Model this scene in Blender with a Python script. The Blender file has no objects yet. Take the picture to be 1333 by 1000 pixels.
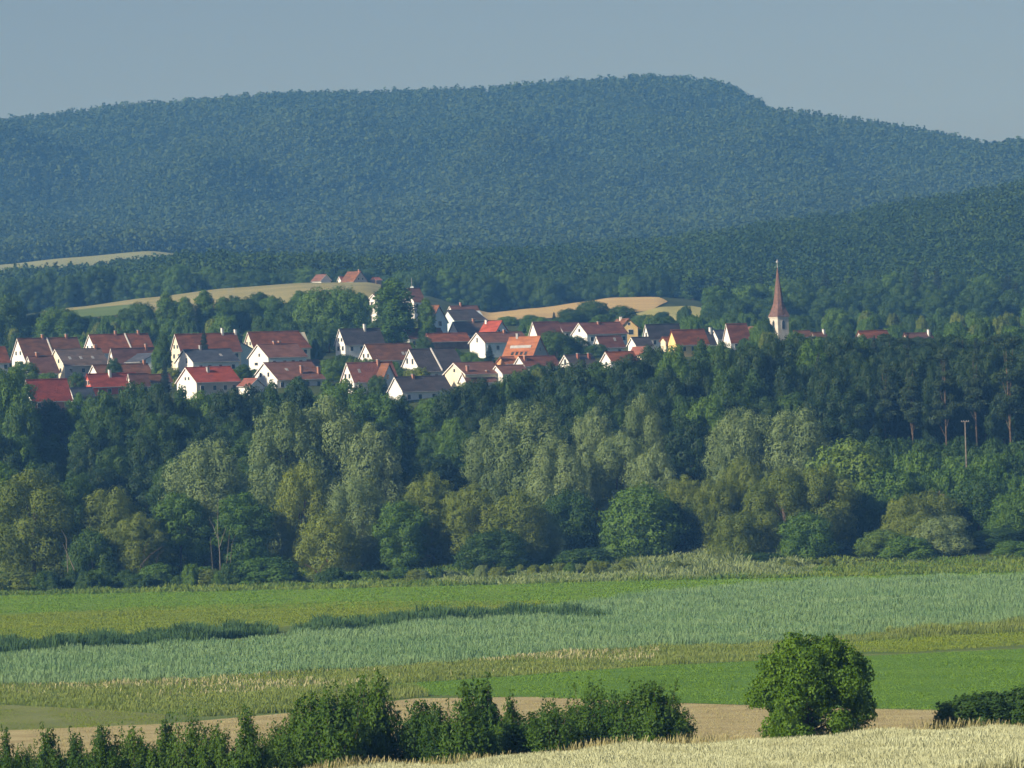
import bpy, math, random
import numpy as np
from mathutils import Vector, Matrix
R = math.radians
SC = bpy.context.scene
COL = SC.collection

# ---------------------------------------------------------------- camera, world, sun, exposure
F, CX, CY, H0 = 6000.0, 666.5, 500.0, 38.0
ROLL = R(1.8)
cr, sr = math.cos(ROLL), math.sin(ROLL)
cam = bpy.data.cameras.new('camera'); camo = bpy.data.objects.new('camera', cam); COL.objects.link(camo)
cam.lens = F/1333*36; cam.sensor_width = 36; cam.clip_start = 1; cam.clip_end = 20000
camo.matrix_world = Matrix(((cr, sr, 0, 0), (0, 0, -1, 0), (-sr, cr, 0, H0), (0, 0, 0, 1)))
SC.camera = camo

SUN_EL, SUN_AZ = R(26), R(50)           # azimuth: left of the direction straight behind the camera
sd = Vector((-math.sin(SUN_AZ)*math.cos(SUN_EL), -math.cos(SUN_AZ)*math.cos(SUN_EL), math.sin(SUN_EL)))
w = bpy.data.worlds.new('World'); SC.world = w; w.use_nodes = True
nt = w.node_tree; nt.nodes.clear()
sky = nt.nodes.new('ShaderNodeTexSky'); sky.sky_type = 'NISHITA'; sky.sun_disc = False
sky.sun_elevation = SUN_EL; sky.sun_rotation = math.pi + SUN_AZ
sky.altitude = 300; sky.air_density = 1.0; sky.dust_density = 2.0; sky.ozone_density = 2.0
tint = nt.nodes.new('ShaderNodeMix'); tint.data_type = 'RGBA'; tint.blend_type = 'MULTIPLY'; tint.inputs[0].default_value = 1
tint.inputs[7].default_value = (0.51, 0.51, 0.61, 1)
bg = nt.nodes.new('ShaderNodeBackground'); bg.inputs[1].default_value = 0.062
wo = nt.nodes.new('ShaderNodeOutputWorld')
nt.links.new(sky.outputs[0], tint.inputs[6]); nt.links.new(tint.outputs[2], bg.inputs[0]); nt.links.new(bg.outputs[0], wo.inputs[0])
sun = bpy.data.lights.new('sun', 'SUN'); sun.energy = 3.2; sun.angle = R(0.6); sun.color = (1.0, 0.91, 0.77)
suno = bpy.data.objects.new('sun', sun); COL.objects.link(suno)
suno.rotation_euler = sd.to_track_quat('Z', 'Y').to_euler(); suno.location = (-200, -100, 300)
SC.view_settings.view_transform = 'Standard'; SC.view_settings.look = 'None'
SC.view_settings.exposure = 1.05; SC.view_settings.gamma = 1
cy = SC.cycles
cy.use_denoising = True; cy.max_bounces = 5; cy.diffuse_bounces = 2; cy.glossy_bounces = 1; cy.transmission_bounces = 2
cy.volume_bounces = 0; cy.transparent_max_bounces = 4; cy.use_adaptive_sampling = True; cy.adaptive_threshold = 0.02
HAZE_DENSITY = 0.000135; HAZE_COLOR = (0.15, 0.45, 1.0, 1)

# ---------------------------------------------------------------- helpers
def P(px, py, D):                        # point seen at that place of the photograph, at distance D
    dx, dy = px-CX, CY-py
    return Vector(((dx*cr+dy*sr)/F*D, D, H0+(-dx*sr+dy*cr)/F*D))
def G(px, py, z=0.0):                    # same, on the flat valley floor
    dx, dy = px-CX, CY-py
    D = (z-H0)/((-dx*sr+dy*cr)/F)
    return ((dx*cr+dy*sr)/F*D, D)

def mat(name, c1, c2=None, scale=1.0, detail=4, rough=0.9, attr=None, bump=0.0, spec=0.1, trans=0.0, rnd=0.0, coords='Object', stretch=None, c3=None, bscale=8.0):
    m = bpy.data.materials.new(name); m.use_nodes = True
    n = m.node_tree; n.nodes.clear(); L = n.links.new
    out = n.nodes.new('ShaderNodeOutputMaterial'); b = n.nodes.new('ShaderNodeBsdfPrincipled')
    b.inputs['Roughness'].default_value = rough; b.inputs['Specular IOR Level'].default_value = spec
    c2 = c2 or c1
    tc = n.nodes.new('ShaderNodeTexCoord'); src = tc.outputs[coords]
    if stretch:
        mp = n.nodes.new('ShaderNodeMapping'); mp.inputs['Scale'].default_value = stretch; L(src, mp.inputs[0]); src = mp.outputs[0]
    nz = n.nodes.new('ShaderNodeTexNoise'); nz.inputs['Scale'].default_value = scale; nz.inputs['Detail'].default_value = detail; L(src, nz.inputs['Vector'])
    mr = n.nodes.new('ShaderNodeMapRange'); mr.inputs[1].default_value = 0.33; mr.inputs[2].default_value = 0.67; L(nz.outputs[0], mr.inputs[0])
    fac = mr.outputs[0]
    def avg(a, bsock, wt):
        x = n.nodes.new('ShaderNodeMix'); x.data_type = 'FLOAT'; x.inputs[0].default_value = wt; L(a, x.inputs[2]); L(bsock, x.inputs[3]); return x.outputs[0]
    if attr:
        at = n.nodes.new('ShaderNodeAttribute'); at.attribute_name = attr; fac = avg(fac, at.outputs['Fac'], 0.55)
    if rnd:
        oi = n.nodes.new('ShaderNodeObjectInfo'); fac = avg(fac, oi.outputs['Random'], rnd)
    rp = n.nodes.new('ShaderNodeValToRGB'); L(fac, rp.inputs[0])
    rp.color_ramp.elements[0].color = (*c1, 1); rp.color_ramp.elements[1].color = (*c2, 1)
    rp.color_ramp.elements[0].position = 0.1; rp.color_ramp.elements[1].position = 0.9
    if c3:
        e = rp.color_ramp.elements.new(0.5); e.color = (*c3, 1)
    L(rp.outputs[0], b.inputs['Base Color'])
    if bump:
        n2 = n.nodes.new('ShaderNodeTexNoise'); n2.inputs['Scale'].default_value = bscale; n2.inputs['Detail'].default_value = 3; L(src, n2.inputs['Vector'])
        bp = n.nodes.new('ShaderNodeBump'); bp.inputs['Strength'].default_value = bump; bp.inputs['Distance'].default_value = 0.3
        L(n2.outputs[0], bp.inputs['Height']); L(bp.outputs[0], b.inputs['Normal'])
    if trans:
        t = n.nodes.new('ShaderNodeBsdfTranslucent'); L(rp.outputs[0], t.inputs[0])
        mx = n.nodes.new('ShaderNodeMixShader'); mx.inputs[0].default_value = trans
        L(b.outputs[0], mx.inputs[1]); L(t.outputs[0], mx.inputs[2]); L(mx.outputs[0], out.inputs[0])
    else:
        L(b.outputs[0], out.inputs[0])
    return m

def npmesh(name, V, k, m, tone=None, smooth=False):      # V: (n*k,3) vertices, n separate k-gons
    V = np.ascontiguousarray(V, dtype=np.float32).reshape(-1, 3); n = len(V)//k
    me = bpy.data.meshes.new(name)
    me.vertices.add(len(V)); me.vertices.foreach_set('co', V.ravel())
    me.loops.add(n*k); me.loops.foreach_set('vertex_index', np.arange(n*k, dtype=np.int32))
    me.polygons.add(n); me.polygons.foreach_set('loop_start', np.arange(0, n*k, k, dtype=np.int32))
    if tone is not None:
        a = me.attributes.new('tone', 'FLOAT', 'POINT'); a.data.foreach_set('value', np.repeat(tone.astype(np.float32), k))
    me.update(calc_edges=True)
    me.materials.append(m)
    return me
class MB:
    def __init__(s): s.v = []; s.f = []
    def box(s, x0, x1, y0, y1, z0, z1):
        b = len(s.v)
        s.v += [(x0,y0,z0),(x1,y0,z0),(x1,y1,z0),(x0,y1,z0),(x0,y0,z1),(x1,y0,z1),(x1,y1,z1),(x0,y1,z1)]
        s.f += [tuple(b+i for i in q) for q in ((0,3,2,1),(4,5,6,7),(0,1,5,4),(1,2,6,5),(2,3,7,6),(3,0,4,7))]; return s
    def prism(s, pts, d):                # closed polygon pts extruded by vector d
        b = len(s.v); n = len(pts)
        s.v += [tuple(p) for p in pts] + [tuple(p[i]+d[i] for i in range(3)) for p in pts]
        s.f += [tuple(b+i for i in range(n))[::-1], tuple(b+n+i for i in range(n))]
        s.f += [(b+i, b+(i+1)%n, b+n+(i+1)%n, b+n+i) for i in range(n)]; return s
    def tube(s, path, rad, k=6):
        b = len(s.v); path = [Vector(p) for p in path]
        for i, p in enumerate(path):
            d = (path[min(i+1, len(path)-1)]-path[max(i-1, 0)]).normalized()
            x = d.orthogonal().normalized(); y = d.cross(x)
            for j in range(k):
                t = 2*math.pi*j/k; s.v.append(tuple(p+(x*math.cos(t)+y*math.sin(t))*rad[i]))
        for i in range(len(path)-1):
            for j in range(k):
                s.f.append((b+i*k+j, b+i*k+(j+1)%k, b+(i+1)*k+(j+1)%k, b+(i+1)*k+j))
        s.f.append(tuple(b+j for j in range(k))[::-1]); s.f.append(tuple(b+(len(path)-1)*k+j for j in range(k)))
        return s
    def mesh(s, name, m):
        me = bpy.data.meshes.new(name); me.from_pydata(s.v, [], s.f); me.update(); me.materials.append(m)
        return me
def obj(name, me, parent=None, loc=None, **props):
    o = bpy.data.objects.new(name, me); COL.objects.link(o)
    if parent: o.parent = parent
    if loc is not None: o.location = loc
    for k, v in props.items():
        if v: o[k] = v
    return o
def empty(name, loc, rz=0, label=None, category=None, group=None):
    o = obj(name, None, None, loc, label=label, category=category, group=group); o.rotation_euler.z = rz; o.empty_display_size = 1; return o

# ---------------------------------------------------------------- terrain
NX = np.array([-2500, -300, 0, 100, 200, 300, 400, 450, 480, 560, 600, 640, 700, 760, 800, 830, 860, 890, 920, 940, 965, 985, 1000, 1012, 1030, 1050, 1100, 1150, 1200, 1333, 1700, 4000.])
def row_z(D, pts):                       # pts: (px, py) pairs
    zs = [P(px, py, D).z for px, py in pts]
    return np.interp(NX, [p[0] for p in pts], zs)
def cz(*pairs): return np.interp(NX, [p[0] for p in pairs], [p[1] for p in pairs])
e285 = row_z(285, [(-300, 1062), (0, 1035), (400, 1004), (870, 967), (1333, 944), (1700, 936)])-0.55
ST = [(1, cz((0, 36.2))), (215, e285+3.9), (250, e285+2.0), (285, e285), (300, e285-1.0), (340, e285-4.8), (390, cz((0, 4.5))), (440, cz((0, 0.3))), (470, cz((0, 0))), (905, cz((0, 0))),
 (950, cz((0, 1.5), (800, 2), (1100, 3), (1333, 4), (1700, 5))), (1000, cz((0, 5), (400, 6), (800, 7), (1100, 8), (1333, 10))),
 (1100, cz((0, 14), (400, 16), (800, 20), (1100, 24), (1333, 26))), (1190, cz((0, 26), (400, 27), (800, 30), (1100, 32), (1333, 34))),
 (1250, row_z(1250, [(0, 532), (100, 522), (250, 514), (400, 506), (530, 513), (640, 500), (760, 486), (850, 475), (1000, 470), (1333, 466)])),
 (1400, row_z(1400, [(0, 492), (300, 478), (500, 473), (700, 468), (850, 456), (1000, 456), (1333, 452)])),
 (1550, row_z(1550, [(0, 468), (300, 455), (500, 443), (700, 438), (850, 441), (1000, 446), (1333, 446)])),
 (1750, row_z(1750, [(0, 430), (100, 422), (200, 416), (300, 410), (400, 402), (500, 400), (620, 418), (800, 419), (920, 422), (1000, 436), (1333, 430)])),
 (1850, row_z(1850, [(0, 425), (100, 412), (200, 403), (300, 392), (400, 382), (480, 379), (560, 400), (640, 418), (700, 413), (800, 410), (860, 412), (920, 416), (1000, 430), (1333, 420)])),
 (2050, row_z(2050, [(0, 413), (100, 401), (200, 388), (300, 376), (400, 369), (480, 368), (560, 385), (640, 408), (700, 402), (800, 391), (860, 388), (920, 398), (1000, 408), (1333, 390)])),
 (2110, row_z(2110, [(0, 420), (100, 406), (200, 393), (300, 380), (400, 374), (480, 373), (560, 390), (640, 410), (700, 403), (800, 388), (860, 387), (920, 394), (1000, 400), (1333, 378)])),
 (2300, row_z(2300, [(0, 410), (200, 384), (400, 374), (600, 384), (700, 386), (850, 374), (1000, 362), (1200, 338), (1333, 325)])),
 (2500, row_z(2500, [(0, 400), (100, 384), (200, 372), (300, 372), (400, 374), (500, 372), (600, 366), (700, 362), (850, 350), (1000, 337), (1200, 305), (1333, 288)])),
 (2620, row_z(2620, [(0, 396), (100, 380), (200, 370), (300, 370), (400, 372), (600, 364), (700, 360), (850, 345), (1000, 326), (1100, 312), (1200, 292), (1250, 281), (1333, 274)])),
 (2800, row_z(2800, [(0, 366), (100, 356), (230, 342), (300, 356), (400, 362), (600, 362), (850, 362), (1000, 355), (1200, 330), (1333, 315)])),
 (3150, row_z(3150, [(0, 346), (100, 336), (230, 325), (300, 340), (400, 352), (600, 345), (850, 340), (1000, 340), (1333, 330)])),
 (3300, row_z(3300, [(0, 350), (230, 330), (400, 345), (600, 340), (800, 330), (1000, 318), (1333, 305)])),
 (3700, row_z(3700, [(0, 312), (400, 304), (700, 292), (1000, 278), (1333, 270)])),
 (4000, row_z(4000, [(0, 268), (400, 252), (700, 238), (1000, 228), (1333, 236)])),
 (4300, row_z(4300, [(0, 215), (400, 186), (700, 174), (850, 166), (930, 165), (1005, 159), (1100, 168), (1200, 184), (1333, 210), (1700, 290)])),
 (4420, row_z(4420, [(0, 195), (400, 164), (700, 155), (850, 152), (930, 162), (1005, 172), (1100, 190), (1200, 204), (1333, 230), (1700, 300)])),
 (4600, row_z(4600, [(-300, 190), (0, 170), (150, 157), (300, 144), (450, 137), (550, 131), (650, 133), (760, 123), (820, 118), (880, 115), (940, 122), (965, 131), (985, 141), (1000, 150), (1012, 160), (1050, 190), (1333, 240), (1700, 310)])),
 (5000, cz((0, 230))), (6200, cz((0, 150)))]
STD = np.array([s[0] for s in ST], float); STZ = np.array([s[1] for s in ST]); NU = (NX-CX)/F
rng0 = np.random.default_rng(5)
_ph = rng0.uniform(0, 6.28, (24,)); _fr = rng0.normal(0, 1, (24, 2)); _fr /= np.linalg.norm(_fr, axis=1)[:, None]
_wl = rng0.uniform(70, 420, 24)
def relief(x, y):
    s = 0
    for i in range(24): s = s + np.sin((x*_fr[i, 0]*1.6+y*_fr[i, 1]*0.8)*6.283/_wl[i]+_ph[i])*(_wl[i]/420)**0.8
    return s/4
def tz(x, y):
    x = np.asarray(x, float); y = np.asarray(y, float); sh = np.broadcast(x, y).shape
    x = np.broadcast_to(x, sh).ravel(); y = np.broadcast_to(y, sh).ravel()
    u = x/np.maximum(y, 1)
    i = np.clip(np.searchsorted(STD, y)-1, 0, len(STD)-2)
    t = np.clip((y-STD[i])/(STD[i+1]-STD[i]), 0, 1)
    j = np.clip(np.searchsorted(NU, u)-1, 0, len(NU)-2)
    s = np.clip((u-NU[j])/(NU[j+1]-NU[j]), 0, 1); s = s*s*(3-2*s)*0.5+s*0.5
    a = STZ[i, j]*(1-s)+STZ[i, j+1]*s; b = STZ[i+1, j]*(1-s)+STZ[i+1, j+1]*s
    z = a*(1-t)+b*t
    z = z + relief(x, y)*17*np.clip((y-3350)/700, 0, 1)*np.where(x/np.maximum(y, 1) > 0.04, np.clip((4260-y)/250, 0.1, 1), np.clip((4520-y)/250, 0.1, 1)) + relief(x*1.7, y*1.7)*3*np.clip((y-2150)/200, 0, 1)*np.clip((2620-y)/60, 0, 1)
    return z.reshape(sh)
def tz1(x, y): return float(tz(np.array([x]), np.array([y]))[0])
def grid_mesh(name, us, Ds, lift, m, zone=None):
    U, DD = np.meshgrid(us, Ds); X = U*DD; Z = tz(X, DD)+lift
    V = np.stack([X, DD, Z], -1).reshape(-1, 3); nu, nd = len(us), len(Ds)
    idx = np.arange(nu*nd).reshape(nd, nu)
    q = np.stack([idx[:-1, :-1], idx[:-1, 1:], idx[1:, 1:], idx[1:, :-1]], -1).reshape(-1, 4).astype(np.int32)
    me = bpy.data.meshes.new(name); me.vertices.add(len(V)); me.vertices.foreach_set('co', V.astype(np.float32).ravel())
    me.loops.add(q.size); me.loops.foreach_set('vertex_index', q.ravel())
    me.polygons.add(len(q)); me.polygons.foreach_set('loop_start', np.arange(0, q.size, 4, dtype=np.int32))
    if zone is not None:
        a = me.attributes.new('tone', 'FLOAT', 'POINT'); a.data.foreach_set('value', zone(X, DD).ravel().astype(np.float32))
    me.update(calc_edges=True); me.materials.append(m); me.shade_smooth()
    return me
M = {}
M['ground'] = mat('ground', (0.022, 0.038, 0.012), (0.085, 0.11, 0.03), scale=0.02, attr='tone', bump=0.4, bscale=0.6)
us = np.concatenate([np.linspace(-0.55, -0.16, 12), np.linspace(-0.15, 0.15, 130), np.linspace(0.16, 0.55, 12)])
Ds = np.unique(np.concatenate([STD, np.linspace(1, 215, 12), np.arange(215, 470, 8), np.arange(470, 905, 25), np.arange(905, 2700, 15), np.arange(2700, 4700, 22), np.linspace(4700, 6200, 12)]))
def zone(x, y): return np.where(y > 2200, 0.0, np.where(y > 1190, 0.45, np.where(y > 905, 0.1, 0.75)))
obj('ground', grid_mesh('ground', us, Ds, 0, M['ground'], zone), kind='structure')

# ---------------------------------------------------------------- fields (thin sheets following the ground)
def field(name, pts, z, m):              # flat valley sheet from photograph corners
    v = [(*G(px, py), z) for px, py in pts]
    me = bpy.data.meshes.new(name); me.from_pydata(v, [], [tuple(range(len(v)))]); me.update(); me.materials.append(m)
    return obj(name, me, kind='structure')
C_ = 'Object'
M['meadow'] = mat('meadow_grass', (0.120, 0.216, 0.026), (0.170, 0.268, 0.036), scale=0.03, stretch=(0.6, 1.6, 1), bump=0.5, bscale=3)
M['yellow'] = mat('yellow_meadow', (0.147, 0.222, 0.023), (0.197, 0.249, 0.030), scale=0.035, stretch=(0.5, 1.6, 1), bump=0.5, bscale=3)
M['mown'] = mat('mown_grass', (0.093, 0.194, 0.020), (0.127, 0.240, 0.026), scale=0.05, stretch=(0.5, 2, 1), bump=0.4, bscale=4)
M['pale'] = mat('pale_mown_grass', (0.157, 0.189, 0.060), (0.207, 0.236, 0.085), scale=0.06, bump=0.3)
M['stubble'] = mat('stubble', (0.379, 0.311, 0.148), (0.492, 0.427, 0.216), scale=0.15, bump=0.5, bscale=5, stretch=(1, 2, 1))
M['reedsoil'] = mat('reed_floor', (0.090, 0.172, 0.073), (0.124, 0.211, 0.086), scale=0.1)
M['olive'] = mat('olive_meadow', (0.099, 0.157, 0.037), (0.181, 0.232, 0.068), scale=0.06, bump=0.4, stretch=(0.5, 2, 1))
z_ = [0.02]
def nf(name, pts, m): z_[0] += 0.006; return field(name, pts, z_[0], m)
nf('field_olive_meadow', [(-250, 990), (-250, 775), (1650, 738), (1650, 960), (600, 960)], M['olive'])
nf('field_green_meadow', [(-250, 812), (-250, 782), (0, 774), (330, 769), (670, 761), (1000, 751), (1400, 742), (1650, 738), (1650, 770), (1000, 790), (600, 800), (0, 812)], M['meadow'])
nf('field_yellow_meadow', [(-250, 850), (-250, 812), (0, 801), (200, 793), (400, 787), (600, 784), (720, 783), (640, 800), (420, 812), (300, 822), (0, 842)], M['yellow'])
REED = [(-250, 905), (-250, 865), (0, 852), (300, 836), (480, 818), (650, 802), (760, 785), (900, 768), (1050, 758), (1333, 750), (1650, 742), (1650, 795), (1333, 812), (1150, 825), (1000, 838), (850, 843), (700, 852), (560, 866), (400, 876), (200, 888), (0, 894)]
nf('field_reed_bed', REED, M['reedsoil'])
nf('field_mown_grass', [(500, 892), (620, 884), (840, 868), (1000, 860), (1333, 845), (1650, 830), (1650, 935), (1333, 925), (1230, 924), (1100, 922), (880, 915), (700, 907), (540, 905)], M['mown'])
nf('field_strip_grass', [(1090, 838), (1333, 822), (1650, 805), (1650, 822), (1333, 838), (1180, 848)], M['yellow'])
nf('field_pale_grass', [(-250, 905), (0, 918), (150, 925), (215, 931), (215, 944), (0, 953), (-250, 965)], M['pale'])
# the stubble field reaches up the foot of the slope
def tpoly(name, pts, lift, m, n=40):
    a = np.array([[P(px, py, 1).x, 0] for px, py in pts])
    return None
nf('field_stubble', [(-250, 960), (0, 952), (215, 943), (400, 927), (540, 910), (700, 908), (880, 916), (1100, 923), (1230, 926), (1333, 927), (1650, 935), (1650, 985), (-250, 985)], M['stubble'])

# sheets on slopes: corners given as (px, D)
def slope_field(name, pxs, D0, D1, m, lift=0.35):
    us_ = (np.linspace(pxs[0], pxs[-1], 50)-CX)/F
    t = np.linspace(0, 1, 30)
    xs = np.array(pxs, float); d0 = np.interp(us_*F+CX, xs, D0); d1 = np.interp(us_*F+CX, xs, D1)
    U = np.tile(us_, (30, 1)); DD = d0[None]*(1-t[:, None])+d1[None]*t[:, None]
    X = U*DD; Z = tz(X, DD)+lift; V = np.stack([X, DD, Z], -1).reshape(-1, 3)
    idx = np.arange(1500).reshape(30, 50)
    q = np.stack([idx[:-1, :-1], idx[:-1, 1:], idx[1:, 1:], idx[1:, :-1]], -1).reshape(-1, 4)
    me = bpy.data.meshes.new(name); me.from_pydata(V.tolist(), [], q.tolist()); me.update(); me.materials.append(m); me.shade_smooth()
    return obj(name, me, kind='structure')
M['ripe'] = mat('ripe_crop', (0.426, 0.309, 0.129), (0.517, 0.395, 0.176), scale=0.02, stretch=(0.5, 2, 1), bump=0.3, bscale=0.7)
M['ripe2'] = mat('pale_crop', (0.384, 0.372, 0.132), (0.468, 0.444, 0.165), scale=0.02, bump=0.3, bscale=0.7)
M['ripe3'] = mat('yellow_crop', (0.248, 0.241, 0.110), (0.331, 0.307, 0.146), scale=0.02, bump=0.3, bscale=0.7)
M['green2'] = mat('young_crop', (0.10, 0.16, 0.05), (0.13, 0.19, 0.06), scale=0.03)
slope_field('field_ripe_grain', [610, 700, 800, 850, 872], [1790, 1790, 1860, 1900, 2010], [2060, 2100, 2104, 2100, 2020], M['ripe'])
slope_field('field_pale_grain', [800, 860, 905, 930], [1770, 1770, 1790, 1960], [1790, 1935, 2005, 2000], M['ripe2'], 0.4)
slope_field('field_yellow_grain', [60, 200, 300, 400, 500], [1790, 1800, 1790, 1790, 1790], [2048, 2048, 2048, 2048, 2048], M['ripe3'])
slope_field('field_young_crop', [95, 130, 178], [1800, 1800, 1800], [1960, 1970, 1930], M['green2'], 0.75)
slope_field('field_far_pasture', [-300, 0, 100, 240, 262], [2820, 2820, 2830, 2900, 3120], [3150, 3150, 3150, 3150, 3130], mat('far_pasture', (0.204, 0.229, 0.104), (0.255, 0.273, 0.133), scale=0.01), 0.5)
slope_field('field_far_strip', [560, 600, 640], [3290, 3180, 3290], [3310, 3320, 3310], M['ripe3'], 3)

# ---------------------------------------------------------------- tufts: grass, reeds, grain (stuff)
def inpoly(x, y, poly):
    c = np.zeros(len(x), bool); j = len(poly)-1
    for i in range(len(poly)):
        xi, yi = poly[i]; xj, yj = poly[j]
        if yi != yj:
            c ^= ((yi > y) != (yj > y)) & (x < (xj-xi)*(y-yi)/(yj-yi)+xi)
        j = i
    return c
def tufts(name, poly, n, h, wd, m, seed, world=False, zf=None, lean=0.22, keep=None, label=None, tonef=None):
    rg = np.random.default_rng(seed)
    pw = poly if world else [G(*p) for p in poly]
    a = np.array(pw); lo, hi = a.min(0), a.max(0)
    area = (hi-lo).prod(); x = rg.uniform(lo[0], hi[0], n*4); y = rg.uniform(lo[1], hi[1], n*4)
    k = inpoly(x, y, pw)
    if keep is not None: k &= keep(x, y, rg)
    x, y = x[k][:n], y[k][:n]; n = len(x)
    z = tz(x, y) if zf is None else zf(x, y)
    hh = rg.uniform(h[0], h[1], n)*(0.95+0.22*np.sin(x*0.35+np.sin(y*0.3))+0.22*np.sin(x*0.83+y*0.21+np.sin(y*0.7))); ww = rg.uniform(wd[0], wd[1], n)/2
    t = rg.uniform(0, math.pi, n); dx, dy = np.cos(t)*ww, np.sin(t)*ww
    lx, ly = rg.normal(0.05, lean, n)*hh, rg.normal(0, lean, n)*hh
    V = np.empty((n, 4, 3))
    V[:, 0] = np.stack([x-dx, y-dy, z], -1); V[:, 1] = np.stack([x+dx, y+dy, z], -1)
    V[:, 2] = np.stack([x+lx+dx*.35, y+ly+dy*.35, z+hh], -1); V[:, 3] = np.stack([x+lx-dx*.5, y+ly-dy*.5, z+hh*0.93], -1)
    tone = rg.uniform(0, 1, n)
    if tonef is not None: tone = tonef(x, y, tone)
    return obj(name, npmesh(name, V, 4, m, tone), kind='stuff', label=label)
def blade(name, c1, c2, scale=0.08, c3=None, st=(0.5, 2, 1)): return mat(name, c1, c2, scale=scale, attr='tone', trans=0.25, c3=c3, stretch=st, rough=0.7)
M['reed'] = blade('reed_leaf', (0.118, 0.228, 0.098), (0.236, 0.348, 0.158), scale=0.05)
M['darkreed'] = blade('dark_reed', (0.040, 0.095, 0.033), (0.084, 0.158, 0.055))
M['tall'] = blade('tall_grass', (0.115, 0.179, 0.031), (0.259, 0.310, 0.084))
M['flower'] = blade('meadow_flower', (0.34, 0.32, 0.15), (0.52, 0.50, 0.30))
M['bank'] = blade('bank_herbs', (0.066, 0.148, 0.020), (0.207, 0.270, 0.055))
M['bankpale'] = blade('pale_bank_grass', (0.110, 0.166, 0.050), (0.300, 0.367, 0.165))
M['short'] = blade('short_grass', (0.107, 0.213, 0.020), (0.170, 0.294, 0.034))
M['yshort'] = blade('yellow_grass', (0.138, 0.213, 0.022), (0.227, 0.283, 0.037))
M['wheat'] = blade('wheat', (0.387, 0.391, 0.202), (0.608, 0.639, 0.404), scale=0.5)
M['straw'] = blade('straw', (0.273, 0.244, 0.104), (0.462, 0.431, 0.209), scale=0.3)
tufts('reeds', REED, 240000, (0.5, 1.0), (0.06, 0.14), M['reed'], 1, label='blue green reeds filling the wide bed across the valley floor')
frag = lambda x, y, rg: (np.sin(x*0.31+np.sin(y*0.4)*2)+np.sin(x*0.11+y*0.3)+rg.normal(0, 0.9, len(x)) > -0.6)
DR = [(-250, 862), (0, 852), (120, 845), (250, 836), (355, 828), (362, 824), (330, 822), (200, 832), (60, 841), (0, 843), (-250, 852)]
tufts('dark_reeds', DR, 26000, (0.9, 2.0), (0.08, 0.18), M['darkreed'], 2, keep=frag, label='tall dark reeds in a band at the left of the meadow')
DR2 = [(375, 826), (395, 826), (470, 820), (560, 811), (650, 805), (790, 806), (800, 802), (650, 800), (560, 804), (440, 815), (400, 821)]
tufts('dark_reeds', DR2, 9000, (0.9, 2.0), (0.1, 0.2), M['darkreed'], 3, keep=frag, label='thinner dark reeds in the middle of the meadow')
OL = [(-250, 950), (-250, 900), (0, 893), (200, 887), (400, 875), (560, 866), (700, 852), (850, 843), (1000, 838), (1150, 825), (1333, 808), (1650, 790), (1650, 805), (1333, 822), (1090, 838), (1000, 860), (840, 868), (620, 884), (500, 892), (520, 905), (400, 928), (215, 931), (150, 925), (0, 918)]
tufts('tall_grass', OL, 150000, (0.2, 0.6), (0.05, 0.14), M['tall'], 4, label='olive and straw coloured tall grass between reeds and mown field')
clump = lambda x, y, rg: (np.sin(x*0.13+np.sin(y*0.21)*2)+np.sin(x*0.05+y*0.09)+rg.normal(0, 0.7, len(x)) > 1.1)
tufts('wild_flowers', [(-50, 905), (0, 893), (200, 890), (400, 876), (560, 868), (700, 853), (860, 845), (850, 862), (620, 878), (450, 893), (200, 912), (0, 905)], 5000, (0.45, 0.8), (0.10, 0.24), M['flower'], 6, keep=clump, label='whitish flower heads scattered through the tall grass')
tufts('brown_grass', [(1150, 825), (1333, 812), (1500, 806), (1500, 812), (1333, 824), (1170, 830)], 9000, (0.6, 1.2), (0.08, 0.16), M['tall'], 7, label='brownish tall grass at the right edge of the reed bed')
tufts('dry_grass', [(235, 935), (400, 927), (500, 912), (560, 907), (540, 895), (470, 900), (330, 918)], 12000, (0.3, 0.8), (0.06, 0.12), M['tall'], 8, label='dry straw coloured grass along the corner of the mown field')
tufts('mown_grass', [(500, 892), (840, 868), (1333, 845), (1500, 840), (1500, 930), (1100, 922), (880, 915), (540, 905)], 90000, (0.06, 0.18), (0.08, 0.2), M['short'], 9, label='short bright green grass on the mown field')
tufts('meadow_grass', [(-100, 800), (-100, 778), (330, 769), (670, 761), (1000, 751), (1400, 742), (1400, 755), (1000, 775), (600, 790), (200, 795)], 80000, (0.1, 0.25), (0.12, 0.28), M['short'], 10, label='green grass on the meadow before the riverside trees')
tufts('yellow_grass', [(-100, 845), (-100, 808), (200, 790), (500, 783), (720, 783), (640, 800), (420, 812), (0, 842)], 60000, (0.1, 0.3), (0.1, 0.22), M['yshort'], 11, label='yellowish green grass on the left part of the meadow')
tufts('bank_herbs', [(-200, 786), (-200, 745), (0, 748), (380, 745), (600, 741), (800, 738), (1060, 735), (1400, 728), (1400, 744), (1060, 752), (800, 758), (600, 763), (400, 768), (0, 776)], 120000, (0.15, 0.95), (0.12, 0.34), M['bank'], 12, lean=0.5, keep=frag, label='rough green herbs along the river bank')
tufts('bank_grass', [(560, 757), (700, 748), (850, 738), (1060, 740), (1060, 750), (960, 753), (800, 757), (600, 763)], 16000, (0.3, 1.2), (0.12, 0.3), M['bankpale'], 13, lean=0.4, keep=frag, label='pale flowering grass on the low bank before the willows')
tufts('bank_grass', [(840, 752), (940, 750), (1020, 748), (1045, 741), (1010, 728), (900, 731), (820, 744)], 16000, (0.5, 1.9), (0.14, 0.35), M['bankpale'], 14, lean=0.4, label='hump of pale tall grass before the olive willows')
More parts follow.
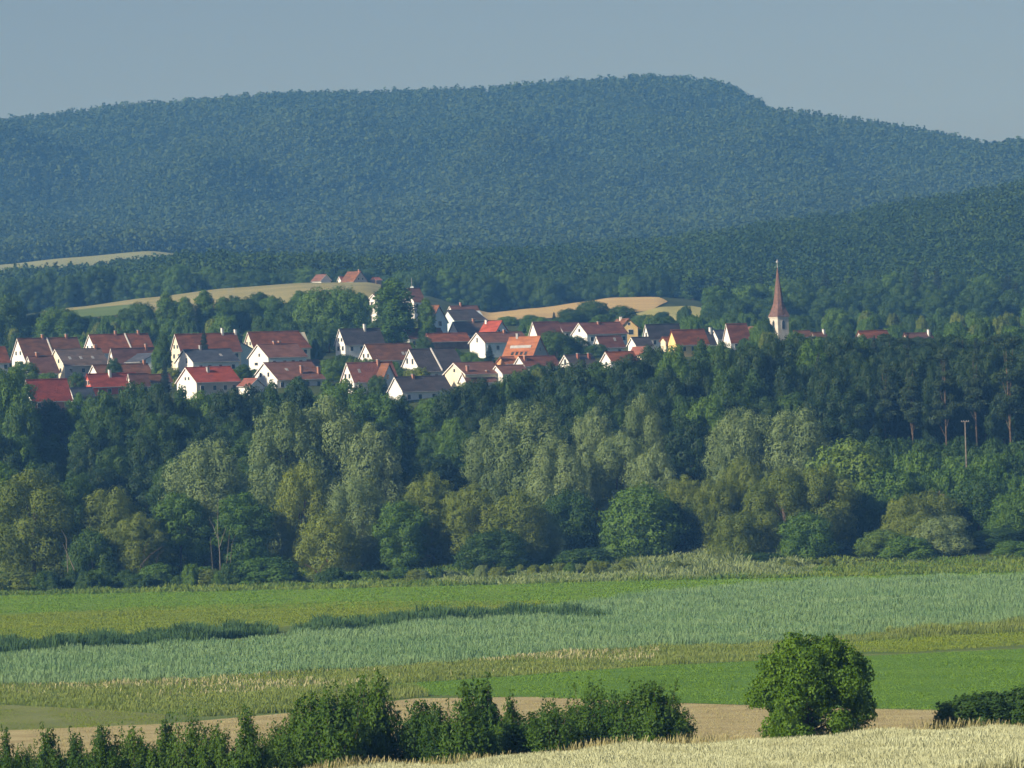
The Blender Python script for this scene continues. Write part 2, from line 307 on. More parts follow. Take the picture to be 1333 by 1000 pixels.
tufts('stubble_stalks', [(-100, 990), (-100, 958), (215, 944), (400, 928), (540, 911), (880, 917), (1230, 926), (1450, 930), (1450, 980)], 70000, (0.08, 0.22), (0.04, 0.10), M['straw'], 15, label='tan stubble stalks on the field behind the hedge')
# foreground grain
WP = [(-16, 205), (30, 205), (42, 284), (-16, 284), (-18, 282)]
tufts('yellow_grass', [(1080, 848), (1090, 838), (1333, 822), (1500, 812), (1500, 828), (1333, 840), (1180, 850)], 20000, (0.1, 0.3), (0.08, 0.2), M['yshort'], 21, label='mown yellowish strip at the right between reeds and green field')
tufts('pale_grass', [(-100, 910), (0, 918), (150, 925), (215, 931), (215, 944), (0, 953), (-100, 960)], 20000, (0.06, 0.16), (0.06, 0.14), M['yshort'], 22, label='pale mown grass at the left edge before the stubble')
tufts('wheat', [(-20, 196), (30, 196), (43, 286), (-20, 286)], 420000, (0.45, 0.68), (0.02, 0.055), M['wheat'], 16, world=True, label='ripe pale wheat filling the field nearest the camera')
tufts('verge_grass', [(-34, 286), (44, 286), (44, 289.5), (-34, 289.5)], 9000, (0.3, 1.0), (0.03, 0.07), M['straw'], 17, world=True, label='dry grass stalks along the wheat edge under the hedge')
me = grid_mesh('field_wheat', np.linspace(-0.11, 0.16, 40), np.linspace(150, 286, 30), 0.12, mat('wheat_floor', (0.40, 0.34, 0.15), (0.52, 0.45, 0.22), scale=1.5, bump=0.6, bscale=6))
obj('field_wheat', me, kind='structure')

# ---------------------------------------------------------------- foliage meshes
def leaf_quads(c, nrm, size, rg, asp=0.6, jit=0.6, up=0.0):
    n = len(c); d = nrm+rg.normal(0, jit, (n, 3)); d /= np.linalg.norm(d, axis=1)[:, None]+1e-9
    r = rg.normal(0, 1, (n, 3)); r[:, 2] += up*3
    t = r-(r*d).sum(1)[:, None]*d; t /= np.linalg.norm(t, axis=1)[:, None]+1e-9
    b = np.cross(d, t); s = (size*rg.uniform(0.6, 1.3, n))[:, None] if np.ndim(size) == 0 else size[:, None]
    return np.stack([c-t*s, c+b*s*asp-t*s*.15, c+t*s, c-b*s*asp-t*s*.15], 1)
def lobe_points(lobes, n, rg, inner=0.72):
    L = np.array(lobes); ar = (L[:, 3]*L[:, 4]+L[:, 3]*L[:, 5]+L[:, 4]*L[:, 5]); i = rg.choice(len(L), n*2, p=ar/ar.sum())
    d = rg.normal(0, 1, (n*2, 3)); d /= np.linalg.norm(d, axis=1)[:, None]
    # pull into small clusters so the surface has tufts and gaps
    rad = np.where(rg.random(n*2) < 0.78, rg.uniform(0.82, 1.08, n*2), rg.uniform(0.35, 0.85, n*2))
    wob = 1+0.13*np.sin(d[:, 0]*7+i)+0.13*np.sin(d[:, 2]*8+i*2.3)+0.1*np.sin(d[:, 1]*9+i*1.7)
    p = L[i, :3]+d*L[i, 3:]*(rad*wob)[:, None]
    keep = np.ones(n*2, bool)
    for k in range(len(L)):
        q = (p-L[k, :3])/L[k, 3:]; keep &= ~(((q**2).sum(1) < inner**2) & (i != k))
    keep &= p[:, 2] > 0.05
    p, d, i = p[keep][:n], d[keep][:n], i[keep][:n]
    nn = d/L[i, 3:]*L[i, 3:].mean(1)[:, None]; nn /= np.linalg.norm(nn, axis=1)[:, None]
    return p, nn, i
def crown_mesh(name, lobes, n, size, m, seed, asp=0.6, jit=0.6, up=0.0, inner=0.72, tonew=0.5):
    rg = np.random.default_rng(seed); p, nn, i = lobe_points(lobes, n, rg, inner)
    V = leaf_quads(p, nn, size, rg, asp, jit, up)
    lt = rg.uniform(0, 1, len(lobes))
    return npmesh(name, V, 4, m, lt[i]*tonew+rg.uniform(0, 1, len(p))*(1-tonew))
def lobes_in(rg, H, W, n, z0, shape='round', r=(0.16, 0.26), zs=1.0, squash=0.85):
    out = []
    for k in range(n):
        t = (k+rg.uniform(0, 1))/n; z = z0+(1-z0)*t
        if shape == 'round': env = math.sqrt(max(0.0, 1-((t-0.42)/0.62)**2))
        elif shape == 'cone': env = (1-t)**0.8*1.0+0.06
        elif shape == 'column': env = 0.9*math.sin(math.pi*min(1, 0.12+t*0.86))**0.5
        elif shape == 'bush': env = math.sqrt(max(0.0, 1-(t*0.98)**2))
        elif shape == 'umbrella': env = 0.55+0.45*math.sin(math.pi*t)
        else: env = math.sqrt(max(0.0, 1-((t-0.35)/0.68)**2))
        a = k*2.39996+rg.uniform(-0.5, 0.5); rr = W/2*env*rg.uniform(0.55, 0.92); lr = W*rg.uniform(*r)*(0.62+0.5*env)
        rr = max(0, min(rr, W/2*env-lr*0.55)); zc = H*z-(lr*zs*0.7 if t > 0.8 else 0)
        out.append((math.cos(a)*rr, math.sin(a)*rr, zc, lr, lr, lr*zs*squash))
    return out
def trunk_mesh(name, H, r, lobes, m, seed, stems=1, nl=6, up=0.72):
    rg = random.Random(seed); b = MB()
    for s in range(stems):
        ox = 0 if stems == 1 else rg.uniform(-1, 1)*r*3; lx, ly = rg.uniform(-.04, .04)*H, rg.uniform(-.04, .04)*H
        pts = [(ox*0.4, 0, -0.6), (ox, 0.1*r, H*0.02), (ox+lx*.4, ly*.4, H*0.3), (ox+lx, ly, H*0.55), (ox+lx*1.2, ly*1.3, H*up)]
        b.tube(pts, [r*1.5, r*1.05, r*0.8, r*0.5, r*0.12], 7)
    for lb in rg.sample(list(lobes), min(nl, len(lobes))):
        z0 = min(H*0.5, lb[2]*0.6); b.tube([(0, 0, z0), (lb[0]*.5, lb[1]*.5, (z0+lb[2])*.52), (lb[0], lb[1], lb[2])], [r*.4, r*.26, r*.07], 5)
    return b.mesh(name, m)
def leafmat(name, a, b, tr=0.3, rnd=0.45, scale=0.25): return mat(name, a, b, scale=scale, attr='tone', trans=tr, rnd=rnd, rough=0.6, spec=0.25)
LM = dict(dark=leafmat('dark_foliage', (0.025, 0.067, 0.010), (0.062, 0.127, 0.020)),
          deep=leafmat('shaded_foliage', (0.013, 0.038, 0.010), (0.032, 0.070, 0.016), tr=0.18),  # darker copy of dark foliage, the wood's shade put into its colour
          mid=leafmat('green_foliage', (0.049, 0.121, 0.012), (0.110, 0.202, 0.025)),
          bright=leafmat('bright_foliage', (0.070, 0.145, 0.016), (0.145, 0.225, 0.034)),
          olive=leafmat('olive_foliage', (0.097, 0.147, 0.020), (0.187, 0.242, 0.038)),
          willow=leafmat('silver_foliage', (0.109, 0.173, 0.054), (0.210, 0.286, 0.108)),
          pine=leafmat('pine_needles', (0.022, 0.051, 0.019), (0.052, 0.089, 0.032)),
          fir=leafmat('fir_needles', (0.013, 0.034, 0.016), (0.032, 0.056, 0.027)),
          hedge=leafmat('hedge_leaves', (0.029, 0.087, 0.007), (0.101, 0.186, 0.017), scale=0.8, tr=0.35),
          maple=leafmat('maple_leaves', (0.037, 0.111, 0.008), (0.136, 0.245, 0.016), scale=0.7, tr=0.35))
BARK = mat('bark', (0.06, 0.045, 0.03), (0.14, 0.11, 0.08), scale=3, bump=0.5)
PBARK = mat('pine_bark', (0.078, 0.054, 0.034), (0.147, 0.116, 0.077), scale=2, bump=0.5)
PALEBARK = mat('pale_bark', (0.150, 0.135, 0.110), (0.250, 0.230, 0.200), scale=2, bump=0.3)
PROTO = {}
def proto(kind, meshes, H, W): PROTO.setdefault(kind, []).append((meshes, H, W))
def build_protos():
    for s in range(4):                    # broadleaf, 20 x 13
        rg = random.Random(100+s); lb = lobes_in(rg, 20, 13, 30, 0.12, 'round', (0.14, 0.22))
        for key in ('dark', 'mid', 'bright', 'deep'):
            if key == 'bright' and s > 1: continue
            proto('broad_'+key, (crown_mesh('crown', lb, 28000, 0.24, LM[key], 10+s, jit=0.27), trunk_mesh('trunk', 20, 0.32, lb, BARK, s)), 20, 13)
    for s in range(4):                    # willow, 20 x 14: upswept plumes
        rg = random.Random(200+s); lb = lobes_in(rg, 20, 14, 30, 0.05, 'dome', (0.13, 0.21), zs=1.2, squash=0.95)
        for key in ('willow', 'olive'):
            proto(key, (crown_mesh('crown', lb, 40000, 0.21, LM[key], 30+s, asp=0.5, jit=0.24, up=0.2, tonew=0.85), trunk_mesh('trunk', 20, 0.4, lb, BARK, 20+s, stems=2)), 20, 14)
    for s in range(4):
        rg = random.Random(250+s); lb = lobes_in(rg, 12, 12, 26, 0.10, 'bush', (0.15, 0.22), squash=1.0)
        for key in ('dark', 'mid', 'bright', 'deep'):
            if key == 'bright' and s > 1: continue
            proto('ball_'+key, (crown_mesh('crown', lb, 20000, 0.22, LM[key], 90+s, jit=0.27), trunk_mesh('trunk', 12, 0.25, lb, BARK, 90+s, stems=2)), 12, 12)
        for key in ('olive', 'willow'): proto('ball_'+key, (crown_mesh('crown', lb, 24000, 0.19, LM[key], 95+s, jit=0.24, asp=.5, tonew=.85), trunk_mesh('trunk', 12, 0.25, lb, BARK, 95+s, stems=3)), 12, 12)
    for s in range(2):
        rg = random.Random(300+s); lb = lobes_in(rg, 22, 6, 26, 0.08, 'column', (0.20, 0.30), zs=1.5)
        proto('column', (crown_mesh('crown', lb, 14000, 0.25, LM['mid'], 50+s, jit=0.4), trunk_mesh('trunk', 22, 0.25, lb, BARK, 30+s)), 22, 6)
        proto('column_dark', (crown_mesh('crown', lb, 14000, 0.25, LM['dark'], 55+s, jit=0.4), trunk_mesh('trunk', 22, 0.25, lb, BARK, 34+s)), 22, 6)
    for s in range(3):                    # scots pine: bare red trunk, clumped layers on top
        rg = random.Random(400+s); lb = []
        for k in range(24):
            t = rg.uniform(0.42, 0.98) if k > 3 else rg.uniform(0.3, 0.5); a = rg.uniform(0, 6.28); rr = rg.uniform(0.4, 3.6)*(1.15-t*0.75)
            rad = rg.uniform(1.0, 1.9)*(1.2-0.4*t); lb.append((math.cos(a)*rr, math.sin(a)*rr, 24*t, rad, rad, rad*0.5))
        proto('pine', (crown_mesh('crown', lb, 9000, 0.30, LM['pine'], 60+s, jit=0.8, asp=0.4), trunk_mesh('trunk', 24, 0.26, lb, PBARK, 40+s, up=0.96, nl=10)), 24, 9)
    for s in range(2):                    # fir / spruce
        rg = random.Random(500+s); lb = []
        for k in range(40):
            t = k/40; a = k*2.4; W = 3.1*(1-t)**0.85+0.15; lb.append((math.cos(a)*W*.55, math.sin(a)*W*.55, 18*(0.05+0.93*t), W*.5+.15, W*.5+.15, 0.55))
        proto('fir', (crown_mesh('crown', lb, 8000, 0.28, LM['fir'], 70+s, asp=0.4, jit=0.7), trunk_mesh('trunk', 18, 0.2, lb, BARK, 50+s, nl=0, up=0.95)), 18, 6.5)
    for s in range(3):                    # rounded bush 5 x 7
        rg = random.Random(600+s); lb = lobes_in(rg, 5, 7, 24, 0.08, 'bush', (0.14, 0.20), squash=1.0)
        for key in ('mid', 'olive', 'willow', 'dark'):
            proto('bush_'+key, (crown_mesh('foliage', lb, 12000, 0.18, LM[key], 80+s, jit=0.35), trunk_mesh('stem', 5, 0.12, lb, BARK, 60+s, stems=3)), 5, 7)
    # near hedge shrubs: shoots with leaves along them
    for s in range(5):
        rg = np.random.default_rng(700+s); H, W = 5.0, 3.6; cs, ns, tn = [], [], []; b = MB()
        shoots = 60; rnd_ = s in (1, 3, 4)
        for k in range(shoots):
            a = rg.uniform(0, 6.28); sp = rg.uniform(0, 1)**0.7; hh = (H*(1-0.42*sp**2.2)*rg.uniform(0.66, 1.04) if rnd_ else H*(1-0.66*sp**1.2)*rg.uniform(0.70, 1.04)) if k else H
            ex, ey = math.cos(a)*W*0.5*sp, math.sin(a)*W*0.5*sp
            t0 = rg.uniform(0.0, 0.12); m_ = 170 if s != 3 else 100
            t = rg.uniform(t0, 1, m_)**0.8; bow = np.sin(t*1.57)
            cx_ = ex*bow; cy_ = ey*bow; cz_ = hh*t**1.15
            spread = (0.34*(1-t)**0.6+0.07)*(1.0 if s != 3 else 1.25)
            off = rg.normal(0, 1, (m_, 3))*spread[:, None]*np.array([1, 1, 0.7]); c = np.stack([cx_, cy_, cz_], -1)+off
            c[:, 2] = np.maximum(c[:, 2], 0.03)
            cs.append(c); o = off+np.array([ex*.3, ey*.3, 0.15]); ns.append(o/(np.linalg.norm(o, axis=1)[:, None]+1e-6)); tn.append(np.full(m_, rg.uniform(0, 1)))
            if k % 4 == 0: b.tube([(ex*.05, ey*.05, -0.2), (ex*.6, ey*.6, hh*.42), (ex*.98, ey*.98, hh*.92)], [0.05, 0.03, 0.008], 4)
        c = np.concatenate(cs); nn = np.concatenate(ns); tn = np.concatenate(tn)
        V = leaf_quads(c, nn, 0.105, np.random.default_rng(s), 0.55, 0.6, 0.3)
        proto('shrub_round' if rnd_ else 'shrub', (npmesh('foliage', V, 4, LM['hedge'], tn*.5+rg.uniform(0, .5, len(tn))), b.mesh('stem', BARK)), H, W)
build_protos()
PEND = []
KIND = dict(willow=('willow_tree', 'tree'), olive=('willow_tree', 'tree'), column=('poplar_tree', 'tree'), column_dark=('poplar_tree', 'tree'), pine=('pine_tree', 'tree'), fir=('spruce_tree', 'tree'), shrub=('shrub', 'shrub'), shrub_round=('shrub', 'shrub'))
crg = random.Random(77)
def plant(kind, px, top, wpx, D, label, group=None, base=None, lean=0, name=None):
    x = P(px, top, D).x; g = tz1(x, D)-0.15; zt = P(px, top, D).z
    h = max(zt-g, 1.2); wm = wpx/F*D; shape = kind
    if h/wm < 1.2 and kind[:5] == 'broad': shape = 'ball_'+kind[6:]
    if h/wm < 1.15 and kind in ('olive', 'willow'): shape = 'ball_'+kind
    pl = PROTO[shape]; meshes, H, W = pl[crg.randrange(len(pl))]
    nm, cat = KIND.get(kind, ('bush', 'bush') if kind.startswith('bush') else ('broadleaf_tree', 'tree'))
    if name: nm, cat = name, 'tree'
    o = empty(nm, (x, D, g), crg.uniform(0, 6.28), label, cat, group)
    o.scale = (wm/W, wm/W, h/H)
    if lean: o.rotation_euler.y = lean
    for me, pn in zip(meshes, ('crown', 'trunk') if cat == 'tree' else ('foliage', 'stem')):
        obj(pn, me, o)
    return o

# ---------------------------------------------------------------- hedge and single tree nearest the camera
HEDGE = [(8,946,48,'leafy shrub at the very left end of the near hedge, cut by the frame'),(30,966,46,'thin leaning shrub second from the left end of the near hedge'),
 (64,939,62,'dark pointed shrub standing alone between gaps near the left end of the hedge'),(98,946,58,'looser pointed shrub with arching twigs right of the dark pointed one'),
 (134,944,62,'dark shrub with flat top where the near hedge starts to close'),(172,946,74,'broad dark rounded shrub in the left third of the near hedge'),
 (214,927,62,'slim pale tipped shrub rising just left of the hedge paired crests'),(247,925,74,'dark dense shrub with square crest in the left part of the hedge'),
 (283,940,64,'low open shrub left of the sparse wispy one in the hedge'),(321,920,72,'sparse wispy shrub with thin tips against the pale stubble'),
 (352,940,66,'low dark shrub filling the dip left of the tallest hedge shrubs'),(381,924,72,'sloping shrub leaning up towards the tallest part of the hedge'),
 (409,906,76,'tall shrub at the left shoulder of the tallest hedge clump'),(438,892,84,'large dark shrub in the middle of the tallest hedge clump'),
 (470,886,78,'large leafy shrub just left of the highest spire of the hedge'),(494,879,66,'shrub with the highest narrow spire of the whole hedge'),
 (541,917,66,'thin see-through shrub between the tallest clump and the cone shaped shrub'),(566,920,50,'small open shrub touching the left foot of the cone shaped shrub'),
 (604,891,74,'left half of the bright cone shaped shrub, slightly lower of the two'),(628,880,76,'bright green cone shaped shrub with pointed top in mid hedge'),
 (662,904,48,'small dark shrub with two tips right of the cone shaped shrub'),(690,932,86,'low wide rounded bush with smooth slope in the right half of the hedge'),
 (716,913,66,'low shrub with a few bare twigs sticking up in the hedge'),(742,924,70,'low dense shrub left of the last high pair in the hedge'),
 (772,890,76,'high shrub with yellowish tips, left of the last dark one'),(800,905,66,'bushy shrub in the saddle between the last two hedge crests'),
 (828,892,78,'dark round-headed shrub forming the last crest of the hedge'),(852,891,70,'tallest twiggy shrub at the right end of the near hedge'),
 (878,922,58,'low shrub sloping down at the right end of the hedge')]
for i, (px, top, wd, lab) in enumerate(HEDGE):
    plant('shrub' if i in (0, 2, 3, 6, 9, 15, 18, 19, 20) else 'shrub_round', px, top-2-(6 if i > 11 else 0), wd*(0.86 if i < 12 else 1.03), 292+(i*7 % 9), lab, 'shrubs of the near hedge')
rgm = np.random.default_rng(900); lbm = lobes_in(random.Random(901), 6.3, 8.0, 70, 0.03, 'round', (0.075, 0.115))
mp_, nm_, im_ = lobe_points(lbm, 48000, rgm, 0.7); Vm = leaf_quads(mp_, nm_, 0.088, rgm, 0.75, 0.5)
tm_ = rgm.uniform(0, 1, len(lbm))[im_]*.5+rgm.uniform(0, .5, len(mp_))
x_ = P(1056, 900, 288).x; mt = empty('maple_tree', (x_, 289, tz1(x_, 289)-0.15), 0.4, 'broad bushy green tree standing alone at the edge of the wheat', 'tree')
b_ = trunk_mesh('trunk', 6.3, 0.16, lbm, BARK, 91, stems=2, nl=14)
obj('crown', npmesh('crown', Vm, 4, LM['maple'], tm_), mt); obj('trunk', b_, mt); mt.scale = (0.98, 0.98, 1.12)
for px, top, wd, D, lab in [(1262, 908, 100, 296, 'left rounded end of the dark clipped looking bush at the right edge'), (1300, 902, 96, 298, 'middle dome of the dark low bush at the right edge'), (1345, 899, 100, 297, 'last dome of the dark low bush, cut by the right edge')]:
    plant('bush_dark', px, top, wd, D, lab, 'dark bushes at the right edge')

# ---------------------------------------------------------------- riverside willows and bushes
def P2(l): return [(k, px, top, wd, D, lab) for (k, px, top, wd, D, lab) in l]
for k, px, top, wd, D, lab in [
 ('olive', 40, 612, 118, 926, 'big olive green willow at the left edge with its foot in the herbs'),
 ('broad_mid', -8, 600, 90, 940, 'green tree behind the big olive willow, cut by the left edge'),
 ('broad_dark', 97, 618, 78, 948, 'dark green tree squeezed between the two olive willows at the left'),
 ('olive', 143, 633, 86, 930, 'olive willow with rounded head right of the bare leaning trunk'),
 ('olive', 178, 668, 76, 922, 'small olive willow with dead twigs on its right side'),
 ('broad_dark', 118, 690, 66, 918, 'low dark bush-like tree behind the bare leaning trunk'),
 ('willow', 268, 570, 112, 950, 'tall silvery willow with broad top above the white dead stems'),
 ('broad_mid', 232, 640, 76, 936, 'rounded bright green tree on the left flank of the silvery willow'),
 ('broad_mid', 315, 640, 76, 938, 'green tree on the right flank of the silvery willow above the dead stems'),
 ('willow', 368, 524, 104, 985, 'high silvery willow left of the highest one in the left group'),
 ('willow', 428, 516, 108, 990, 'highest silvery willow in the left group below the triangular white gable'),
 ('willow', 478, 550, 84, 985, 'silvery willow on the right shoulder of the left willow group'),
 ('olive', 390, 600, 66, 946, 'yellowish willow with ragged plumes left of the low spreading one'),
 ('willow', 462, 620, 76, 940, 'pale ragged willow with wind turned leaves in the left centre'),
 ('olive', 425, 668, 80, 926, 'low spreading olive willow with brown limbs at its foot'),
 ('broad_dark', 500, 560, 90, 1000, 'dark round tree in the shade right of the left willow group'),
 ('broad_mid', 521, 650, 68, 930, 'fresh green tree left of the olive willows in the centre'),
 ('olive', 558, 616, 84, 942, 'olive willow with flat top, first of the centre row'),
 ('olive', 612, 630, 84, 936, 'yellowish willow with a visible forked stem, centre row'),
 ('olive', 672, 640, 88, 934, 'broad olive willow at the right end of the centre row'),
 ('willow', 700, 660, 70, 938, 'greyish willow leaning out at the right of the centre row'),
 ('broad_dark', 640, 690, 90, 924, 'low dark tree under the olive willows of the centre row'),
 ('broad_dark', 735, 640, 90, 955, 'deep green shaded tree between the centre row and the broad dark one'),
 ('willow', 640, 545, 80, 1000, 'brownish grey willow on the left flank of the central willow dome'),
 ('willow', 684, 520, 100, 1000, 'large silvery dome of the central willow group'),
 ('willow', 722, 570, 80, 975, 'long silvery willow hanging down the right side of the central dome'),
 ('willow', 772, 530, 66, 1000, 'narrow silvery willow between the central dome and the next pair'),
 ('willow', 805, 560, 76, 985, 'greyish willow standing lower between two taller silvery ones'),
 ('willow', 836, 514, 66, 1005, 'slender tall silvery willow below the yellow house'),
 ('willow', 850, 580, 60, 975, 'small silvery willow right below the slender tall one'),
 ('broad_mid', 832, 632, 104, 940, 'broad dark green tree right of the centre reaching the bank'),
 ('broad_dark', 885, 650, 80, 948, 'dark tree between the broad green one and the olive pair'),
 ('olive', 890, 618, 60, 950, 'left one of the olive pair with domed heads'),
 ('olive', 928, 622, 62, 946, 'right one of the olive pair with domed heads'),
 ('olive', 966, 594, 64, 952, 'olive willow with flat brownish top below the pale willow pair'),
 ('willow', 962, 530, 86, 995, 'left willow of the pale pair below the church tower'),
 ('willow', 1034, 530, 104, 995, 'right willow of the pale pair below the church tower'),
 ('olive', 1018, 610, 92, 936, 'large olive willow with rounded yellowish head left of the shadow gap'),
 ('olive', 1070, 606, 88, 938, 'large olive willow touching the deep shadow gap at the right'),
 ('olive', 958, 668, 66, 926, 'low olive willow at the bank below the flat brownish top'),
 ('broad_mid', 1048, 668, 76, 924, 'bright green low tree under the large olive willows'),
 ('broad_bright', 1100, 573, 118, 965, 'broad light green tree with coarse leaf clumps right of the willows'),
 ('broad_mid', 1160, 610, 84, 960, 'green tree on the right slope of the broad light green one'),
 ('olive', 1178, 645, 66, 932, 'yellow green willow bush right of the deep shadow gap'),
 ('broad_bright', 1150, 690, 72, 920, 'low bright green tree at the foot of the yellow green willow'),
 ('willow', 1226, 672, 84, 922, 'grey green rounded willow bush at the right part of the bank'),
 ('olive', 1216, 640, 70, 938, 'olive bush directly below the heap of brushwood'),
 ('broad_dark', 1272, 622, 86, 945, 'dark green tree right of the brushwood heap'),
 ('broad_mid', 1322, 640, 78, 938, 'green tree at the right edge above the low round bush'),
 ('broad_mid', 1292, 650, 70, 950, 'green tree between the dark one and the tree at the right edge'),
 ('olive', 1196, 668, 64, 926, 'rounded olive bush left of the grey green rounded bush'),
 ('broad_mid', 1245, 640, 60, 952, 'rounded green tree right beside the brushwood heap'),
 ('broad_dark', 1120, 640, 60, 945, 'very dark tree in the deep shadow gap'),
 ('broad_dark', 1296, 688, 74, 928, 'low dark tree left of the round green bush'),
 ('broad_mid', 1200, 622, 60, 972, 'green tree above the olive bush, below the hedge line'),
 ('broad_mid', 1150, 650, 60, 950, 'green tree left above the yellow green willow bush'),
 ('broad_dark', 1250, 700, 90, 930, 'dark shaded tree behind the grey green rounded bush'),
 ]:
    plant(k, px, top, wd, D, lab)
for k, px, top, wd, D, lab in [
 ('bush_mid', 345, 727, 92, 908, 'low wide green bush at the river bank below the left willow group'),
 ('bush_olive', 275, 742, 60, 909, 'low olive bush under the white dead stems'),
 ('bush_mid', 205, 735, 56, 912, 'upright green bush beside the dead twigs at the left'),
 ('bush_olive', 20, 745, 80, 908, 'low bush at the foot of the big olive willow at the left edge'),
 ('bush_dark', 640, 742, 34, 905, 'small dark bush on the bank in the middle'),
 ('bush_dark', 668, 744, 26, 905, 'smaller dark bush beside the one on the middle of the bank'),
 ('bush_mid', 1320, 705, 56, 915, 'round green bush low at the right edge'),
 ('bush_mid', 1180, 700, 70, 916, 'spreading green bush before the yellow green willow'),
 ('bush_willow', 1190, 733, 30, 905, 'tiny greyish bush on the bank at the right'),
 ('bush_willow', 1280, 728, 30, 906, 'tiny pale bush left of the round green bush'),
 ('bush_dark', 990, 720, 60, 918, 'dark low bush behind the pale grass hump'),
 ('bush_dark', 760, 715, 80, 925, 'dark low bush in the shade left of the broad green tree')]:
    plant(k, px, top, wd, D, lab)
br = random.Random(55)
for i in range(46):
    px = 385+i*15.5+br.uniform(-6, 6)
    if 900 < px < 1010: continue
    kd = br.choice(['bush_olive', 'bush_mid', 'bush_willow', 'bush_dark', 'bush_olive'])
    plant(kd, px, 758-(px-385)*.031-br.uniform(7, 17), br.uniform(16, 34), 903+br.uniform(-4, 6), 'low weedy bush on the river bank, %s' % ('left of the middle' if px < 630 else 'left of the pale grass hump' if px < 900 else 'right of the pale grass hump'), 'low bushes along the river bank')
for i in range(22):
    px = -10+i*17.5+br.uniform(-6, 6)
    plant(br.choice(['bush_dark', 'bush_mid', 'bush_dark']), px, 770-px*.031-br.uniform(12, 30), br.uniform(22, 40), 906+br.uniform(-3, 6), 'low dark bush at the foot of the left willows', 'low bushes under the left willows')
# dead stems and leaning trunk
def stems(name, label, lst, m, cat='tree'):
    (px0, py0), D = lst[0][0][0], lst[0][2]
    p0 = P(px0, py0, D); o = empty(name, (p0.x, D, tz1(p0.x, D)), 0, label, cat)
    for path, r, D in lst:
        pts = []
        for (px, py) in path: q = P(px, py, D); pts.append((q.x-p0.x, random.Random(px).uniform(-.3, .3), q.z-o.location.z))
        pts[0] = (pts[0][0], pts[0][1], min(pts[0][2], 0)-.3) if path[0][1] > 715 else pts[0]
        obj('trunk' if r > 0.065 else 'branch', MB().tube(pts, np.linspace(r, r*.25, len(pts)), 6).mesh('trunk', m), o)
stems('dead_birch', 'whitish dead stems standing in front of the silvery willow', [([(287,757),(286,720),(283,690),(284,650)], .10, 915), ([(278,757),(276,730),(274,700)], .07, 915), ([(292,757),(296,725),(299,690)], .07, 915), ([(286,712),(291,696),(295,684)], .07, 915), ([(283,700),(277,684),(272,676)], .06, 915), ([(296,720),(302,708),(306,697)], .05, 915)], PALEBARK)
stems('leaning_trunk', 'bare pale trunk leaning to the left among the left bushes', [([(103,757),(96,740),(88,722),(82,708)], .12, 912), ([(88,722),(86,700),(80,690)], .08, 912)], PALEBARK)
stems('dead_branch', 'dead twigs reaching right from the small olive willow', [([(178,757),(184,735),(196,722),(211,712)], .12, 916), ([(196,722),(206,722),(214,716)], .05, 916), ([(184,735),(188,716),(196,700)], .06, 916)], BARK)
stems('fallen_trunk', 'reddish brown trunk lying low under the spreading olive willow', [([(424,757),(414,746),(404,738),(396,734)], .22, 910), ([(414,746),(418,738),(424,733)], .1, 910)], PBARK)

# ---------------------------------------------------------------- the close wood between village and river
def topline(px): return np.interp(px, [-30, 10, 60, 100, 140, 210, 260, 300, 340, 400, 450, 490, 530, 575, 600, 640, 680, 720, 760, 800, 840, 880, 920, 960, 1000, 1040, 1080, 1120, 1160, 1360],
                                       [480, 480, 530, 508, 503, 500, 512, 508, 498, 505, 500, 512, 522, 520, 503, 490, 480, 478, 470, 466, 455, 450, 447, 446, 442, 437, 438, 436, 437, 430])
def where(px):
    for a, t in [(70, 'left of the brick walled house'), (180, 'below the bright red roofs'), (320, 'below the slate roofed white house'), (460, 'below the brown roof with two chimneys'),
                 (600, 'below the dark roofed row houses'), (760, 'below the house with orange roof'), (900, 'below the yellow walled houses'), (1060, 'below the church tower')]:
        if px < a: return t
    return 'right of the church tower'
wr = random.Random(12)
rows = [(1108, 0, 33, 1.35, 'topmost row of the close wood'), (1072, 30, 36, 1.25, 'second row of the close wood'), (1035, 66, 40, 1.2, 'third row of the close wood'), (1008, 96, 46, 1.2, 'lowest row of the close wood')]
for ri, (D, dy, st, wf, rn) in enumerate(rows):
    px = -28+ri*9
    while px < 1350:
        q = px+wr.uniform(-6, 6)
        if ri == 3 and q > 1080: break
        if q > 1130 and ri < 3:
            kd = 'pine' if ri < 2 else None
            if kd: plant('pine', q, topline(q)+dy*1.0+wr.uniform(-8, 14), st*1.35, D+25, 'dark pine, %s, far right' % rn, 'pines of the close wood')
        else:
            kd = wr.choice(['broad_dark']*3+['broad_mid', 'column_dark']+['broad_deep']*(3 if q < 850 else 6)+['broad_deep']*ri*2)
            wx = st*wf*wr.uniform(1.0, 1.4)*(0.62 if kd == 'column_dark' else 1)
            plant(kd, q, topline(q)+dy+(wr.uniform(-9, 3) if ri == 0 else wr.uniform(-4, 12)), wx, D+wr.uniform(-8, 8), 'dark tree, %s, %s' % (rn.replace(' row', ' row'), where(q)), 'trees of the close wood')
        px += st*wr.uniform(0.8, 1.15)
px = 1062
while px < 1350:
    for D, top in ((1062, 470), (1090, 452), (1125, 441), (1150, 437)):
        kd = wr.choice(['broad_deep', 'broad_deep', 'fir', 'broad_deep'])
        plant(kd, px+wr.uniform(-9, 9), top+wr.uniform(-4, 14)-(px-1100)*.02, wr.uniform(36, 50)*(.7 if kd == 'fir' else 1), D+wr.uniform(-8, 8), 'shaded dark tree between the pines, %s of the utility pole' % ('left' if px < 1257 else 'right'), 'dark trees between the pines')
    px += wr.uniform(20, 27)
